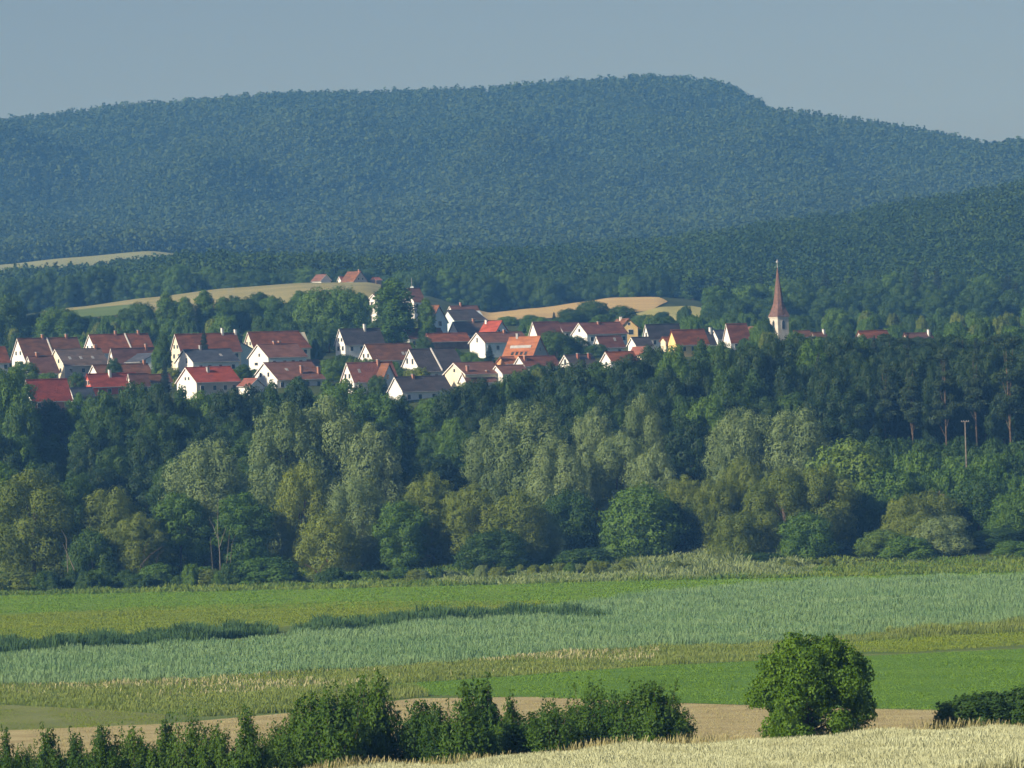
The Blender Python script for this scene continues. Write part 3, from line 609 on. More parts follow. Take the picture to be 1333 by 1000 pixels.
for px, top, wd, D, lab in [(1184, 462, 40, 1050, 'pine with bare reddish stem catching light, left of the utility pole'), (1228, 455, 44, 1046, 'tall pine with long reddish stem just left of the utility pole'), (1312, 440, 50, 1040, 'big dark pine with stout stem near the right edge'), (1268, 452, 42, 1060, 'pine directly behind the utility pole'), (1150, 470, 42, 1060, 'dark pine left of the reddish stems')]:
    plant('pine', px, top, wd, D, lab)
for i, px in enumerate(range(1112, 1345, 17)):
    plant('bush_mid' if i % 3 else 'bush_dark', px, 596+wr.uniform(-6, 8)-(6 if px > 1240 else 0), 44+wr.uniform(0, 12), 1000+wr.uniform(-5, 5), 'green bush of the hedge line under the utility pole', 'bushes of the hedge under the pole')
for i, px in enumerate(range(1120, 1345, 16)):
    plant('bush_dark', px, 578+wr.uniform(-8, 12), 44, 1022, 'dark bush of the upper line at the foot of the pines', 'bushes at the foot of the pines')
for i, px in enumerate(range(1128, 1345, 26)):
    plant('bush_mid', px, 616+wr.uniform(-8, 6), 56, 975, 'green bush of the lower line before the utility pole', 'bushes below the utility pole')

# ---------------------------------------------------------------- trees in and behind the village
for k, px, top, wd, D, lab in [
 ('broad_mid', 12, 478, 64, 1120, 'light green tree at the left edge before the brick walled house'), ('broad_mid', 30, 470, 40, 1290, 'green tree left of the cream house at the left'),
 ('broad_dark', 8, 384, 62, 1640, 'large dark tree at the left edge above the village'), ('broad_dark', -20, 400, 50, 1600, 'dark tree cut by the left edge above the village'), ('broad_mid', 75, 400, 62, 1640, 'round green tree behind the red double house at the left'), ('broad_dark', 48, 408, 44, 1650, 'dark tree between the two large ones behind the left double house'),
 ('broad_dark', 118, 412, 44, 1650, 'dark tree before the young green crop'), ('broad_mid', 150, 414, 40, 1640, 'green tree right of the young green crop'), ('broad_dark', 182, 394, 46, 1660, 'rounded dark tree behind the second red double house'),
 ('column', 215, 380, 26, 1620, 'slim poplar above the gap between the red roofs'), ('column', 240, 386, 26, 1620, 'poplar right of the slim one above the red roofs'), ('column', 266, 377, 28, 1625, 'tallest slim poplar of the row above the village'), ('column', 290, 386, 28, 1625, 'poplar at the right end of the slim row'),
 ('column', 228, 391, 20, 1660, 'narrow tree between the first two slim poplars above the village'), ('broad_dark', 164, 402, 30, 1660, 'small dark tree right beside the young green crop'), ('broad_dark', 336, 379, 30, 1670, 'tree tip showing against the yellow field, left of the light green group'),
 ('broad_mid', 392, 378, 34, 1660, 'tree against the yellow field touching the light green group'), ('broad_dark', 304, 384, 26, 1665, 'small dark tree against the yellow field right of the slim poplars'), ('broad_dark', 318, 388, 44, 1640, 'dark tree behind the big red roof'), ('broad_mid', 352, 386, 46, 1645, 'green tree behind the big red roof, middle one'), ('broad_dark', 382, 392, 40, 1630, 'dark tree at the right end of the big red roof'),
 ('broad_mid', 412, 376, 60, 1560, 'left dome of the big light green tree group'), ('broad_mid', 446, 374, 62, 1560, 'right dome of the big light green tree group'), ('broad_dark', 425, 424, 56, 1480, 'dark tree below the big light green group'), ('broad_dark', 405, 445, 34, 1460, 'small dark tree at the end of the big red roof'), ('broad_dark', 450, 462, 44, 1330, 'dark tree before the long brown roof'), ('broad_mid', 432, 468, 38, 1300, 'green tree left of the red gabled house'),
 ('broad_mid', 470, 380, 26, 1590, 'green tree left of the white wall beside the giant poplar'), ('column', 511, 362, 52, 1500, 'giant broad poplar standing highest in the village'), ('column', 522, 396, 30, 1510, 'tree overlapping the giant poplar on its right'), ('column', 554, 388, 24, 1500, 'slim tree right below the white tower house'), ('broad_dark', 492, 415, 36, 1500, 'dark tree at the left foot of the giant poplar'),
 ('column_dark', 213, 432, 18, 1330, 'slim dark tree between the blue gabled house and cream gable'), ('broad_mid', 206, 448, 20, 1330, 'yellowish small tree beside the slim dark one'), ('fir', 265, 428, 24, 1345, 'spruce standing before the red roof with cream gable'), ('fir', 214, 466, 16, 1270, 'small spruce before the pale blue gable'),
 ('broad_dark', 148, 466, 22, 1300, 'small round tree before the brown roof with white gable'), ('broad_dark', 100, 484, 22, 1262, 'dark bushy tree against the cream house wall'), ('broad_mid', 66, 492, 26, 1250, 'green tree below the cream gable'), ('broad_dark', 316, 474, 26, 1262, 'dark tree between the grey roofed and brown roofed white houses'),
 ('broad_mid', 478, 466, 24, 1275, 'bushy tree before the white gable of the brown roof'), ('broad_mid', 512, 470, 22, 1285, 'green bushy tree left of the triangular white gable'), ('broad_dark', 524, 478, 20, 1270, 'small dark tree at the corner of the triangular white gable'),
 ('broad_dark', 552, 438, 26, 1420, 'low round tree before the long red shed'), ('fir', 637, 448, 24, 1300, 'small spruce before the white house with brown roof'), ('broad_mid', 606, 462, 26, 1330, 'green tree before the open shed'), ('broad_mid', 622, 466, 20, 1325, 'small green tree left of the small spruce'),
 ('broad_dark', 722, 431, 50, 1370, 'big dark tree right of the orange roof, left half'), ('broad_dark', 748, 438, 44, 1375, 'big dark tree right of the orange roof, right half'), ('broad_dark', 775, 448, 34, 1370, 'dark tree before the brown roof with skylight'), ('broad_dark', 700, 474, 26, 1240, 'dark tree before the low brown roof'),
 ('broad_mid', 660, 412, 30, 1690, 'small tree at the lower left edge of the ripe grain'), ('broad_mid', 690, 410, 30, 1690, 'small tree at the lower edge of the ripe grain'), ('fir', 721, 406, 10, 1690, 'tiny dark spruce against the ripe grain'), ('broad_dark', 742, 402, 40, 1690, 'dark tree at the left of the group before the ripe grain'), ('broad_dark', 771, 391, 50, 1695, 'highest dark tree of the group before the ripe grain'),
 ('broad_dark', 808, 398, 44, 1695, 'dark tree at the right of the group before the ripe grain'), ('broad_mid', 838, 410, 36, 1680, 'green tree right behind the yellow house'), ('broad_dark', 862, 406, 24, 1760, 'small dark tree between the two ripe fields'), ('broad_dark', 866, 414, 34, 1660, 'low dark tree behind the black roof'), ('broad_dark', 898, 417, 26, 1660, 'low dark tree before the pale grain field'),
 ('broad_dark', 930, 398, 40, 1700, 'dark tree at the right end of the pale grain field'), ('broad_mid', 975, 408, 34, 1600, 'olive green tree left of the church tower'), ('broad_dark', 955, 402, 36, 1650, 'dark tree above the steep red roof'), ('broad_mid', 985, 424, 30, 1420, 'green tree at the left foot of the church tower'), ('broad_dark', 996, 412, 22, 1500, 'narrow dark tree close to the church tower'),
 ('broad_mid', 1036, 432, 30, 1330, 'green tree at the right foot of the church tower'), ('broad_dark', 1046, 410, 34, 1560, 'dark tree right of the church tower'), ('broad_mid', 1088, 402, 42, 1560, 'rounded green tree between church and the far red roof'), ('fir', 1166, 408, 20, 1500, 'spruce right of the far red roof'), ('broad_dark', 1140, 410, 36, 1600, 'dark tree behind the far red roof'), ('broad_dark', 1240, 414, 50, 1560, 'dark tree right of the last roof'),
 ('broad_dark', 490, 488, 26, 1225, 'dark tree before the right half of the red gabled house'), ('broad_mid', 596, 510, 34, 1160, 'green tree hiding the lower white house'), ('broad_dark', 565, 518, 34, 1165, 'dark tree left of the hidden white house')]:
    plant(k, px, top, wd, D, lab, None)
for i, px in enumerate(list(range(1030, 1082, 15))+list(range(1104, 1232, 15))):
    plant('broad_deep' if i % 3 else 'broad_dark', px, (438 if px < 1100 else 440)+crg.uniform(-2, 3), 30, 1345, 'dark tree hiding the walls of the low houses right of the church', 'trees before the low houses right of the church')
fr = random.Random(31)
px = -30
def fsec(px):
    return 'before the far pasture strip' if px < 240 else 'left of the hilltop farm' if px < 415 else 'behind the half-timbered farm' if px < 500 else 'behind the long manor roof' if px < 640 else 'behind the ripe grain field'
def wtop(px): return np.interp(px, [-30, 0, 40, 80, 140, 200, 250, 300, 350, 400, 430, 470, 500, 560, 620, 680, 740, 800, 860], [362, 358, 352, 352, 345, 350, 348, 348, 352, 345, 352, 350, 352, 352, 354, 354, 358, 355, 352])
while px < 935:
    plant(fr.choice(['broad_dark', 'broad_dark', 'broad_mid']), px+fr.uniform(-4, 4), wtop(px)+fr.uniform(-5, 9), fr.uniform(28, 42), 2125+fr.uniform(-8, 8), 'dark tree on the front edge of the upper wood, %s' % fsec(px), 'front trees of the upper wood')
    px += fr.uniform(17, 25)
for row, (D, y0) in enumerate([(1770, 392), (1840, 378), (1930, 362)]):
    px = (930, 934, 936)[row]
    while px < 1350:
        plant(fr.choice(['broad_dark', 'broad_mid', 'broad_dark', 'fir']) if row else 'broad_dark', px+fr.uniform(-4, 4), y0+fr.uniform(-7, 8)-(px-900)*.03, fr.uniform(30, 44), D+fr.uniform(-10, 10), 'tree, %s row below the right hill, %s' % (('lowest', 'second', 'third')[row], 'left of the spire' if px < 1000 else 'right of the spire'), 'trees at the foot of the right hill')
        px += fr.uniform(24, 34)

# ---------------------------------------------------------------- wooded hills: nobody could count these
def template(rg, H, W, nl, n, size, shape):
    lb = lobes_in(random.Random(int(rg.integers(1e6))), H, W, nl, 0.15, shape, (0.17, 0.26) if shape != 'cone' else (0.14, 0.2))
    p, nn, i = lobe_points(lb, n, rg, 0.6); return leaf_quads(p, nn, size, rg, 0.8, 0.14)
def forest(name, spots, ntmp, n, size, seed, ms, label, confrac):
    rg = np.random.default_rng(seed)
    tb = [template(rg, 17, 10, 11, n, size, 'round') for _ in range(ntmp)]+[template(rg, 18.5, 7, 12, n, size*.9, 'cone') for _ in range(ntmp)]
    mn = min(len(t) for t in tb); tb = np.stack([t[:mn] for t in tb])
    x, y = spots; m = len(x); z = tz(x, y)-0.5
    patch = np.sin(x*0.011+np.sin(y*0.007)*2)+np.sin(y*0.013+x*0.004)+rg.normal(0, 0.6, m)
    con = patch > confrac
    ti = rg.integers(0, ntmp, m)+np.where(con, ntmp, 0)
    a = rg.uniform(0, 6.283, m); s = rg.uniform(0.88, 1.15, m); sz = s*rg.uniform(0.86, 1.0, m)*np.where(con, 0.9, 1)
    T = tb[ti]; ca, sa = np.cos(a)[:, None, None], np.sin(a)[:, None, None]
    V = np.empty_like(T); V[..., 0] = (T[..., 0]*ca-T[..., 1]*sa)*s[:, None, None]+x[:, None, None]
    V[..., 1] = (T[..., 0]*sa+T[..., 1]*ca)*s[:, None, None]+y[:, None, None]; V[..., 2] = T[..., 2]*sz[:, None, None]+z[:, None, None]
    tone = np.repeat(np.clip(rg.uniform(0, 1, m)*.28+0.22*np.clip(patch, -1, 1)+.25+0.2*(~con), 0, 1), mn)*.94+rg.uniform(0, .06, m*mn)
    me = npmesh(name, V.reshape(-1, 3), 4, ms, tone)
    return obj(name, me, kind='stuff', label=label)
def spots(x0, x1, y0, y1, st, seed, ok):
    rg = np.random.default_rng(seed); X, Y = np.meshgrid(np.arange(x0, x1, st), np.arange(y0, y1, st))
    X = (X+rg.uniform(-.45, .45, X.shape)*st).ravel(); Y = (Y+rg.uniform(-.45, .45, Y.shape)*st).ravel()
    k = ok(X, Y, X/Y*F+CX); return X[k], Y[k]
FM = mat('hill_foliage', (0.027, 0.054, 0.012), (0.047, 0.076, 0.018), scale=0.012, attr='tone', trans=0.0, rough=0.6)
FM2 = mat('near_hill_foliage', (0.015, 0.041, 0.008), (0.040, 0.077, 0.014), scale=0.02, attr='tone', trans=0.05, rough=0.6)
ins = lambda p: (p > -110) & (p < 1445)
forest('upper_wood', spots(-420, 420, 2135, 2640, 8.5, 1, lambda x, y, p: ins(p) & ((p < 900) | (y > 2300))), 5, 210, 0.75, 21, FM2, 'dense wood rising behind the village fields', 1.2)
forest('right_hill_wood', spots(30, 330, 1960, 2640, 7.5, 2, lambda x, y, p: ins(p) & (p > np.where(y < 2105, 938, 880)) & (y < 2640)), 5, 230, 0.7, 22, FM2, 'dense mixed wood covering the hill on the right', 0.1)
forest('far_hill_wood', spots(-620, 620, 3165, 4660, 7.4, 3, lambda x, y, p: ins(p)), 5, 110, 1.15, 23, FM, 'hazy blue green forest covering the long far hill', 0.9)
#HOUSES
# ---------------------------------------------------------------- houses of the village
RM = {k: mat('roof_'+k, c1, c2, scale=0.55, detail=8, bump=0.6, bscale=3, stretch=(0.6, 1, 2.2)) for k, (c1, c2) in dict(
    red=((0.16, 0.060, 0.032), (0.29, 0.100, 0.048)), brightred=((0.22, 0.048, 0.030), (0.36, 0.080, 0.05)), dullred=((0.12, 0.060, 0.036), (0.22, 0.100, 0.056)),
    brown=((0.13, 0.065, 0.050), (0.21, 0.105, 0.08)), greybrown=((0.11, 0.085, 0.075), (0.17, 0.13, 0.11)), dark=((0.055, 0.050, 0.055), (0.09, 0.08, 0.085)),
    slate=((0.045, 0.055, 0.075), (0.08, 0.09, 0.115)), orange=((0.26, 0.10, 0.05), (0.37, 0.15, 0.075)), maroon=((0.12, 0.05, 0.040), (0.20, 0.085, 0.06)), pink=((0.20, 0.080, 0.06), (0.29, 0.12, 0.09))).items()}
WM = {k: mat('wall_'+k, c1, c2, scale=0.5, bump=0.15) for k, (c1, c2) in dict(
    white=((0.72, 0.72, 0.70), (0.80, 0.80, 0.78)), cream=((0.70, 0.64, 0.46), (0.80, 0.73, 0.55)), blue=((0.58, 0.68, 0.72), (0.66, 0.75, 0.79)), mint=((0.58, 0.70, 0.64), (0.66, 0.76, 0.70)),
    yellow=((0.66, 0.50, 0.22), (0.76, 0.58, 0.28)), brick=((0.33, 0.14, 0.09), (0.42, 0.19, 0.13)), grey=((0.38, 0.37, 0.35), (0.46, 0.44, 0.42)), timber=((0.14, 0.09, 0.06), (0.22, 0.15, 0.11)), orange=((0.55, 0.30, 0.16), (0.62, 0.36, 0.2)), red=((0.50, 0.10, 0.07), (0.60, 0.13, 0.09))).items()}
GLASS = mat('window_glass', (0.02, 0.025, 0.03), (0.05, 0.06, 0.07), rough=0.15, spec=0.5)
FRAME = mat('window_frame', (0.70, 0.69, 0.66)); DARKW = mat('dark_wood', (0.07, 0.045, 0.03), (0.12, 0.08, 0.05), scale=2); CHIM = mat('chimney_brick', (0.28, 0.13, 0.09), (0.38, 0.2, 0.14), scale=4)
METAL = mat('zinc_metal', (0.30, 0.31, 0.32), (0.40, 0.41, 0.42), rough=0.5)
RECT = []
def find_D(ax, ay, rh, wm, lo=1205, hi=2110):
    best = None
    for D in np.arange(lo, hi, 3.0):
        p = P(ax, ay+rh, D); d = p.z-wm-tz1(p.x, D)
        if best is None or abs(d) < best[0]: best = (abs(d), D)
        if d < 0: return D
    return best[1]
def win(parent, mx, cx, cz, w, h, name='window', m=FRAME):
    # mx maps (along, up, out) to local coordinates
    def bx(x0, x1, z0, z1, o0, o1, mt, nm, par):
        b = MB(); b.v = [mx(x, z, o) for o in (o0, o1) for z in (z0, z1) for x in (x0, x1)]
        b.f = [(0, 1, 3, 2), (4, 6, 7, 5), (0, 4, 5, 1), (2, 3, 7, 6), (0, 2, 6, 4), (1, 5, 7, 3)]; return obj(nm, b.mesh(nm, mt), par)
    f = bx(cx-w/2-.09, cx+w/2+.09, cz-h/2-.09, cz+h/2+.09, -0.05, 0.05, m, name, parent)
    bx(cx-w/2, cx+w/2, cz-h/2, cz+h/2, -0.02, 0.075, GLASS, 'pane', f)
    return f
def house(ax, ay, rx, gw, rh, label, roof='red', wall='white', wm=5.2, a=52, gable='auto', side='auto', chim=((.35,),), D=None, name='house', barge=None, sky=(), shade_or_brick=None, over=.45, hip=0.0, party=False, group='houses of the village', dens=None):
    D = D or find_D(ax, ay, rh, wm)
    s = F/D; ar = R(a); W = gw/(s*abs(math.cos(ar))); L = abs(rx-ax)/(s*abs(math.sin(ar))); RH = rh/s
    L = min(L, 34); p = P(ax, ay, D); Z0 = p.z-RH-wm
    t = tz1(p.x, D)
    if abs(t-Z0) > 2.5: print('HOUSE', int(ax), int(ay), 'D', int(D), 'W %.1f L %.1f RH %.1f gap %.1f' % (W, L, RH, Z0-t))
    RECT.append((min(ax-gw/2, rx), max(ax+gw/2, rx), ay, ay+rh+wm*s, D))
    o = empty(name, (p.x, D, Z0), math.atan2(math.cos(ar), math.sin(ar)), label, 'house' if name == 'house' else name.replace('_', ' '), group)
    v = -1 if a > 0 else 1
    b = MB(); g = [(0, -W/2, -4), (0, W/2, -4), (0, W/2, wm), (0, 0, wm+RH-.06), (0, -W/2, wm)]
    if hip: g[3] = (0, 0, wm+RH-.06)
    b.prism(g, (L, 0, 0)); obj('wall', b.mesh('wall', WM[wall]), o)
    if shade_or_brick:
        b = MB(); y = v*W/2; b.box(0.02, L-.02, min(y, y+v*.03), max(y, y+v*.03), -4, wm-.02); obj('shade_or_brick_side', b.mesh('shade_or_brick_side', WM[shade_or_brick]), o)  # blue and grey tints put shade into pale side walls; brick is real
    # roof: two slabs
    k = RH/(W/2); e = over; b = MB()
    for sy in (-1, 1):
        th = .24; h0 = hip*L*0.5
        top = [(-.35, 0, wm+RH+.02), (L+.35-h0, 0, wm+RH+.02), (L+.35, sy*(W/2+e), wm-e*k+.02), (-.35, sy*(W/2+e), wm-e*k+.02)]
        if sy < 0: top = top[::-1]
        b.prism(top, (0, 0, th))
    rf = obj('roof', b.mesh('roof', RM[roof]), o)
    b = MB()
    b.tube([(-.36, 0, wm+RH+.28), (L+.36-hip*L*.5, 0, wm+RH+.28)], [.16, .16], 6); obj('ridge_cap', b.mesh('ridge_cap', RM[roof]), rf)
    if hip:
        q = MB(); h0 = hip*L*.5
        q.prism([(L+.36-h0, 0, wm+RH+.03), (L+.36, -(W/2+e), wm-e*k+.03), (L+.36, W/2+e, wm-e*k+.03)], (0, 0, .24)); obj('hip', q.mesh('hip', RM[roof]), rf)
    if barge or barge is None and wall in ('white', 'cream'):
        b = MB()
        for sy in (-1, 1):
            b.prism([(-.42, 0, wm+RH+.28), (-.42, 0, wm+RH-.02), (-.42, sy*(W/2+e), wm-e*k-.02), (-.42, sy*(W/2+e), wm-e*k+.28)][::sy], (.06, 0, 0))
        obj('barge_board', b.mesh('barge_board', FRAME if wall != 'timber' else DARKW), rf)
    b = MB().tube([(-.3, v*(W/2+e+.05), wm-e*k+.1), (L+.3, v*(W/2+e+.05), wm-e*k+.1)], [.09, .09], 6); obj('gutter', b.mesh('gutter', METAL), rf)
    if party:
        b = MB(); xx = L*(party if party is not True else .48)
        for sy in (-1, 1): b.prism([(xx, 0, wm+RH+.27), (xx+.45, 0, wm+RH+.27), (xx+.45, sy*(W/2+e), wm-e*k+.27), (xx, sy*(W/2+e), wm-e*k+.27)][::sy], (0, 0, .3))
        obj('party_wall_strip', b.mesh('party_wall_strip', FRAME), rf)
    for c in chim:
        fx = c[0]; off = c[1] if len(c) > 1 else 0.0; cm = c[2] if len(c) > 2 else CHIM; hh = c[3] if len(c) > 3 else 1.3
        yy = v*W/2*off; zr = wm+RH*(1-off)
        b = MB().box(L*fx-.35, L*fx+.35, yy-.35, yy+.35, zr-.6, zr+hh); ch = obj('chimney', b.mesh('chimney', cm), rf)
        b = MB().box(L*fx-.43, L*fx+.43, yy-.43, yy+.43, zr+hh, zr+hh+.14); obj('chimney_cap', b.mesh('chimney_cap', METAL), ch)
    sm = lambda x, z, out: (x, v*(W/2+(.03 if shade_or_brick else 0)+out), z)
    gm = lambda x, z, out: (-out, x, z)
    if gable == 'auto':
        gable = [(-.16, wm+RH*.28, .85, 1.15), (.16, wm+RH*.28, .85, 1.15)] if RH > 2.6 else [(0, wm+RH*.25, .8, .8)]
        if wm > 3: gable += [(-.26, wm-1.5, 1.0, 1.3), (.2, wm-1.5, 1.0, 1.3)]
    for gx, gz, gw_, gh in gable: win(o, gm, gx*W, gz, gw_, gh)
    if side == 'auto' and wm > 2.5:
        n = max(2, int(L/3.3))
        for i in range(n): win(o, sm, L*(i+.6+.15*math.sin(i*5+ax))/n*.97, wm-1.7, 1.05, 1.25)
        if wm > 4.9: 
            d = MB(); d.box(L*.44, L*.44+1.0, min(v*W/2-.02*v, v*(W/2+.07)), max(v*W/2-.02*v, v*(W/2+.07)), 0.1, 2.2); obj('door', d.mesh('door', DARKW), o)
    # skylights lying in the visible roof slope
    for fx, dn in sky:
        th = math.atan(k); c0 = (L*fx, v*W/2*dn, wm+RH*(1-dn)+.28); ux, uz = math.cos(th)*.55, math.sin(th)*.55
        b = MB(); b.prism([(c0[0]-.42, c0[1]-v*ux, c0[2]+uz), (c0[0]+.42, c0[1]-v*ux, c0[2]+uz), (c0[0]+.42, c0[1]+v*ux, c0[2]-uz), (c0[0]-.42, c0[1]+v*ux, c0[2]-uz)][::-v], (0, 0, .1))
        obj('skylight', b.mesh('skylight', GLASS if roof == 'orange' else METAL), rf)
    o['_d'] = 0; del o['_d']
    return o, rf, (W, L, RH, wm, v, D)
WC = FRAME
# left block
house(23.3, 442, 94, 20, 25, 'red brown double house with white party strip at the far left, beyond the grey roof', 'dullred', chim=((.42,), (.83,)), party=True, wm=5)
house(116.5, 437, 187, 20, 22, 'red double house with white party strip, upper left, behind the brown roofs', 'red', chim=((.45,), (.85,)), party=.6, wm=5)
house(72.5, 456, 126, 25, 20, 'cream gabled house with long grey brown roof and three small skylights', 'greybrown', 'cream', wm=3.9, shade_or_brick='grey', sky=((.2, .6), (.45, .6), (.72, .6)), chim=((.9,),))
house(37, 465, 66, 17, 20, 'low brown roofed house half hidden left of the cream gable', 'brown', wm=2.8)
house(35, 496, 82, 14, 24, 'house with plain red roof and brick side wall at the lower left', 'brightred', wm=5.5, shade_or_brick='brick', side=((1,),) and 'auto', chim=())
house(121.6, 476.5, 187, 15, 13, 'long dull red roof with plain white gable above the bright red roof', 'dullred', chim=((.95,),), wm=3, gable=[])
house(114, 488.3, 172, 11, 14, 'low bright red roof with small red gable at the lower left', 'brightred', 'red', chim=((.45, .2, WC, 1.8),), wm=3, barge=False)
house(92, 506.5, 117, 10, 12, 'small slate roofed house with white gable between the bright red roofs', 'slate', chim=(), wm=2.8, gable=[])
house(95, 492.5, 113, 9, 8, 'small orange red roof between the cream house and the bright red roof', 'pink', 'orange', chim=(), wm=2.6, gable=[], barge=False)
house(145, 455, 198, 9, 18, 'brown roof with a sliver of white gable left of the pale blue gabled house', 'brown', wm=4, sky=((.55, .7),), chim=((.8,),))
house(202, 461, 170, 36, 9.5, 'pale blue gabled house facing right with low pitched roof', 'slate', 'blue', wm=4.2, a=-30, chim=(), gable=[(0, 5.2, 1.0, 1.2), (-.02, 2.2, 1.3, 1.5)])
house(193, 489, 218, 8, 8, 'brown red low roof below the pale blue gabled house', 'dullred', chim=(), wm=2.6, gable=[])
house(168, 488, 190, 6, 12, 'brown roof right of the bright red roof at the lower left', 'brown', chim=(), wm=2.6, gable=[])
house(-14, 453, 4, 14, 18, 'red roofed house cut by the left edge', 'red', chim=())
# middle left
house(228.5, 436.5, 303, 14, 21, 'red roof with tall cream gable behind the spruce', 'red', 'cream', wm=6, chim=((.78, 0, WC, 1.8), (1.0, 0, WC)))
house(239.3, 456.6, 296, 25, 15, 'white house with dark slate roof above the bright red roof', 'slate', wm=5.2, shade_or_brick='blue', sky=((.7, .55),), chim=((.36, 0, METAL),), gable=[(-.15, 5.6, .9, 1.5), (-.3, 2.6, .9, 1.4)])
house(242.3, 479.9, 296, 28, 18, 'white house with bright red roof at the front of the village', 'brightred', wm=4.6, shade_or_brick='grey', chim=((.42, .35, METAL, 1.4),), gable=[(-.12, 5.6, .7, .8), (.05, 5.6, .7, .8)])
house(308.7, 443.6, 287, 36, 11, 'mint green house with triangular gable window facing right', 'greybrown', 'mint', wm=5.2, a=-28, chim=((.5,),), gable=[(0, 6.0, 2.2, 1.9), (-.05, 2.6, 1.0, 1.8), (.1, 2.6, 1.0, 1.8)])
house(323.4, 433.7, 394, 14, 19, 'large house with broad red roof and cream gable, top of the middle left block', 'red', 'cream', wm=5.2, hip=.25, chim=())
house(336, 449.7, 384, 27, 16, 'tall white house with brown roof and small gable window', 'brown', wm=6.2, shade_or_brick='blue', chim=((.42, 0, CHIM, 1.0), (.56, 0, CHIM, 1.0)), gable=[(-.05, 6.9, .8, .9), (.12, 4.4, 1.6, .8)])
house(344, 473.5, 402, 34, 20, 'low brown roof with deep overhanging gable, front of the middle left block', 'brown', wm=2.6, chim=((.6, .75, CHIM, 2.2), (.96, .8, CHIM, 2)), over=.9, sky=((.35, .5),))
house(334, 494, 318, 16, 8, 'small pinkish red roof right of the bright red roof at the front', 'pink', wm=2.5, a=-52, chim=(), gable=[])
house(398, 470, 413, 8, 6, 'pale lean-to shed at the right end of the tall white house', 'greybrown', wm=3, chim=(), gable=[], name='shed')
# centre
house(442.4, 429.5, 492, 13, 18, 'long dark brown roof with white chimney left of the giant poplar', 'dark', wm=4.6, chim=((.62, 0.1, WC, 2.0),))
house(476, 449.5, 531, 19, 19, 'white gabled house with long red brown roof in the centre', 'dullred', wm=3.6, sky=((.75, .7), (.83, .7)), chim=())
house(452, 474, 508, 17, 22, 'house with mottled red roof and white gable at the front centre', 'pink', wm=3.6, chim=((.68, .15, CHIM, 1.6),), sky=((.2, .5),))
house(506, 474.5, 497, 19, 22, 'pale blue gable wing facing right on the mottled red roof', 'dullred', 'blue', wm=3.4, a=-50, chim=(), gable=[(.1, 4.6, 1, 1.3)])
house(533.5, 456, 590, 27, 27, 'big double house with tall triangular white gable, dark roof and white party strip', 'dark', wm=3.4, chim=(), party=.46, gable=[(-.12, 6.0, .8, 1.5), (.14, 6.2, .8, 1.5), (0, 2.0, 4.2, .9)])
house(514.5, 492.3, 577, 19, 17, 'low dark roof with plain white gable at the very front centre', 'dark', wm=2.8, gable=[], chim=((.35, .1, CHIM, 1.2),))
house(591.3, 473.8, 640, 28, 14, 'cream gabled house with dark brown roof at the front right of centre', 'brown', 'cream', wm=4.2, gable=[(0, 5.3, .8, .9)], chim=((.12, .8, CHIM, 1.6),))
house(602, 487, 640, 10, 10, 'low brown roof before the cream gabled house', 'brown', wm=2.6, gable=[], chim=((.8, .3),))
house(646.4, 477.3, 680, 15, 9.5, 'small white gable with dark roof below the orange roof', 'brown', wm=2.8, gable=[], chim=())
house(621, 434.3, 678, 20, 12, 'white gabled house with dark brown roof and tall window, above the spruce', 'brown', wm=4.8, shade_or_brick='blue', chim=((.6, .1, CHIM, 1.2),), gable=[(0, 5.6, .7, 1.4)])
house(652.7, 418.8, 632, 22, 18, 'bright red roof behind the white gabled house, lit slope facing left', 'brightred', 'blue', wm=4, a=-48, chim=((.9, .1, WC, 1.1),))
house(527.3, 429.3, 572, 11, 11, 'red brown roof with small white gable right of the giant poplar', 'dullred', wm=3, gable=[], chim=())
house(556, 435.5, 606, 10, 9, 'long low red roofed open shed in the centre', 'red', 'timber', wm=3.2, gable=[], side=None, chim=(), name='shed', barge=False)
house(590, 420.5, 632, 14, 15, 'broad grey brown roof below the manor', 'greybrown', wm=3, gable=[], chim=((.62, 0, CHIM, 1.2),))
house(571, 398.5, 562, 21, 21, 'blue grey gabled house facing right beside the manor', 'dullred', 'blue', wm=6, a=-58, chim=(), gable=[(-.05, 5.5, 1.8, 1.6)])
house(583, 405, 624, 16, 12, 'long manor building with dark hipped roof', 'dark', 'blue', wm=4, hip=.35, gable=[], chim=())
house(586, 399.5, 620, 7, 7, 'brown upper roof with small peak behind the manor roof', 'brown', wm=5.6, gable=[], chim=((.4, 0, CHIM, 1.4),))
house(531, 376.5, 545, 15, 16, 'tall white house with brown roof and aerial above the giant poplar', 'brown', wm=7.5, D=1640, a=48, chim=(), gable=[(0, 6.5, .9, 1.2)])
house(486, 384, 496, 12, 6, 'white house half hidden left of the giant poplar', 'brown', wm=6, D=1600, chim=())
house(424, 358, 411, 12, 7, 'small white barn with brown roof left on the hilltop field', 'brown', wm=2.6, a=-35, D=2052, chim=(), gable=[], name='barn', group='farm on the hill')
house(469, 354, 452, 17, 12, 'half-timbered farmhouse with pinkish red roof on the hilltop field', 'dullred', 'grey', wm=1.6, a=-42, D=2046, chim=((.1, 0, CHIM, 1),), gable=[(-.15, 2.6, .8, .8), (.15, 2.6, .8, .8)], group='farm on the hill')
house(442, 361, 449, 4, 4, 'narrow white lean-to left of the half-timbered farmhouse', 'pink', wm=1.8, D=2052, chim=(), gable=[], name='shed', group='farm on the hill')
house(486, 362, 493, 7, 3, 'tiny brown shed right of the half-timbered farmhouse', 'pink', 'timber', wm=1.6, D=2052, chim=(), gable=[], name='shed', group='farm on the hill')
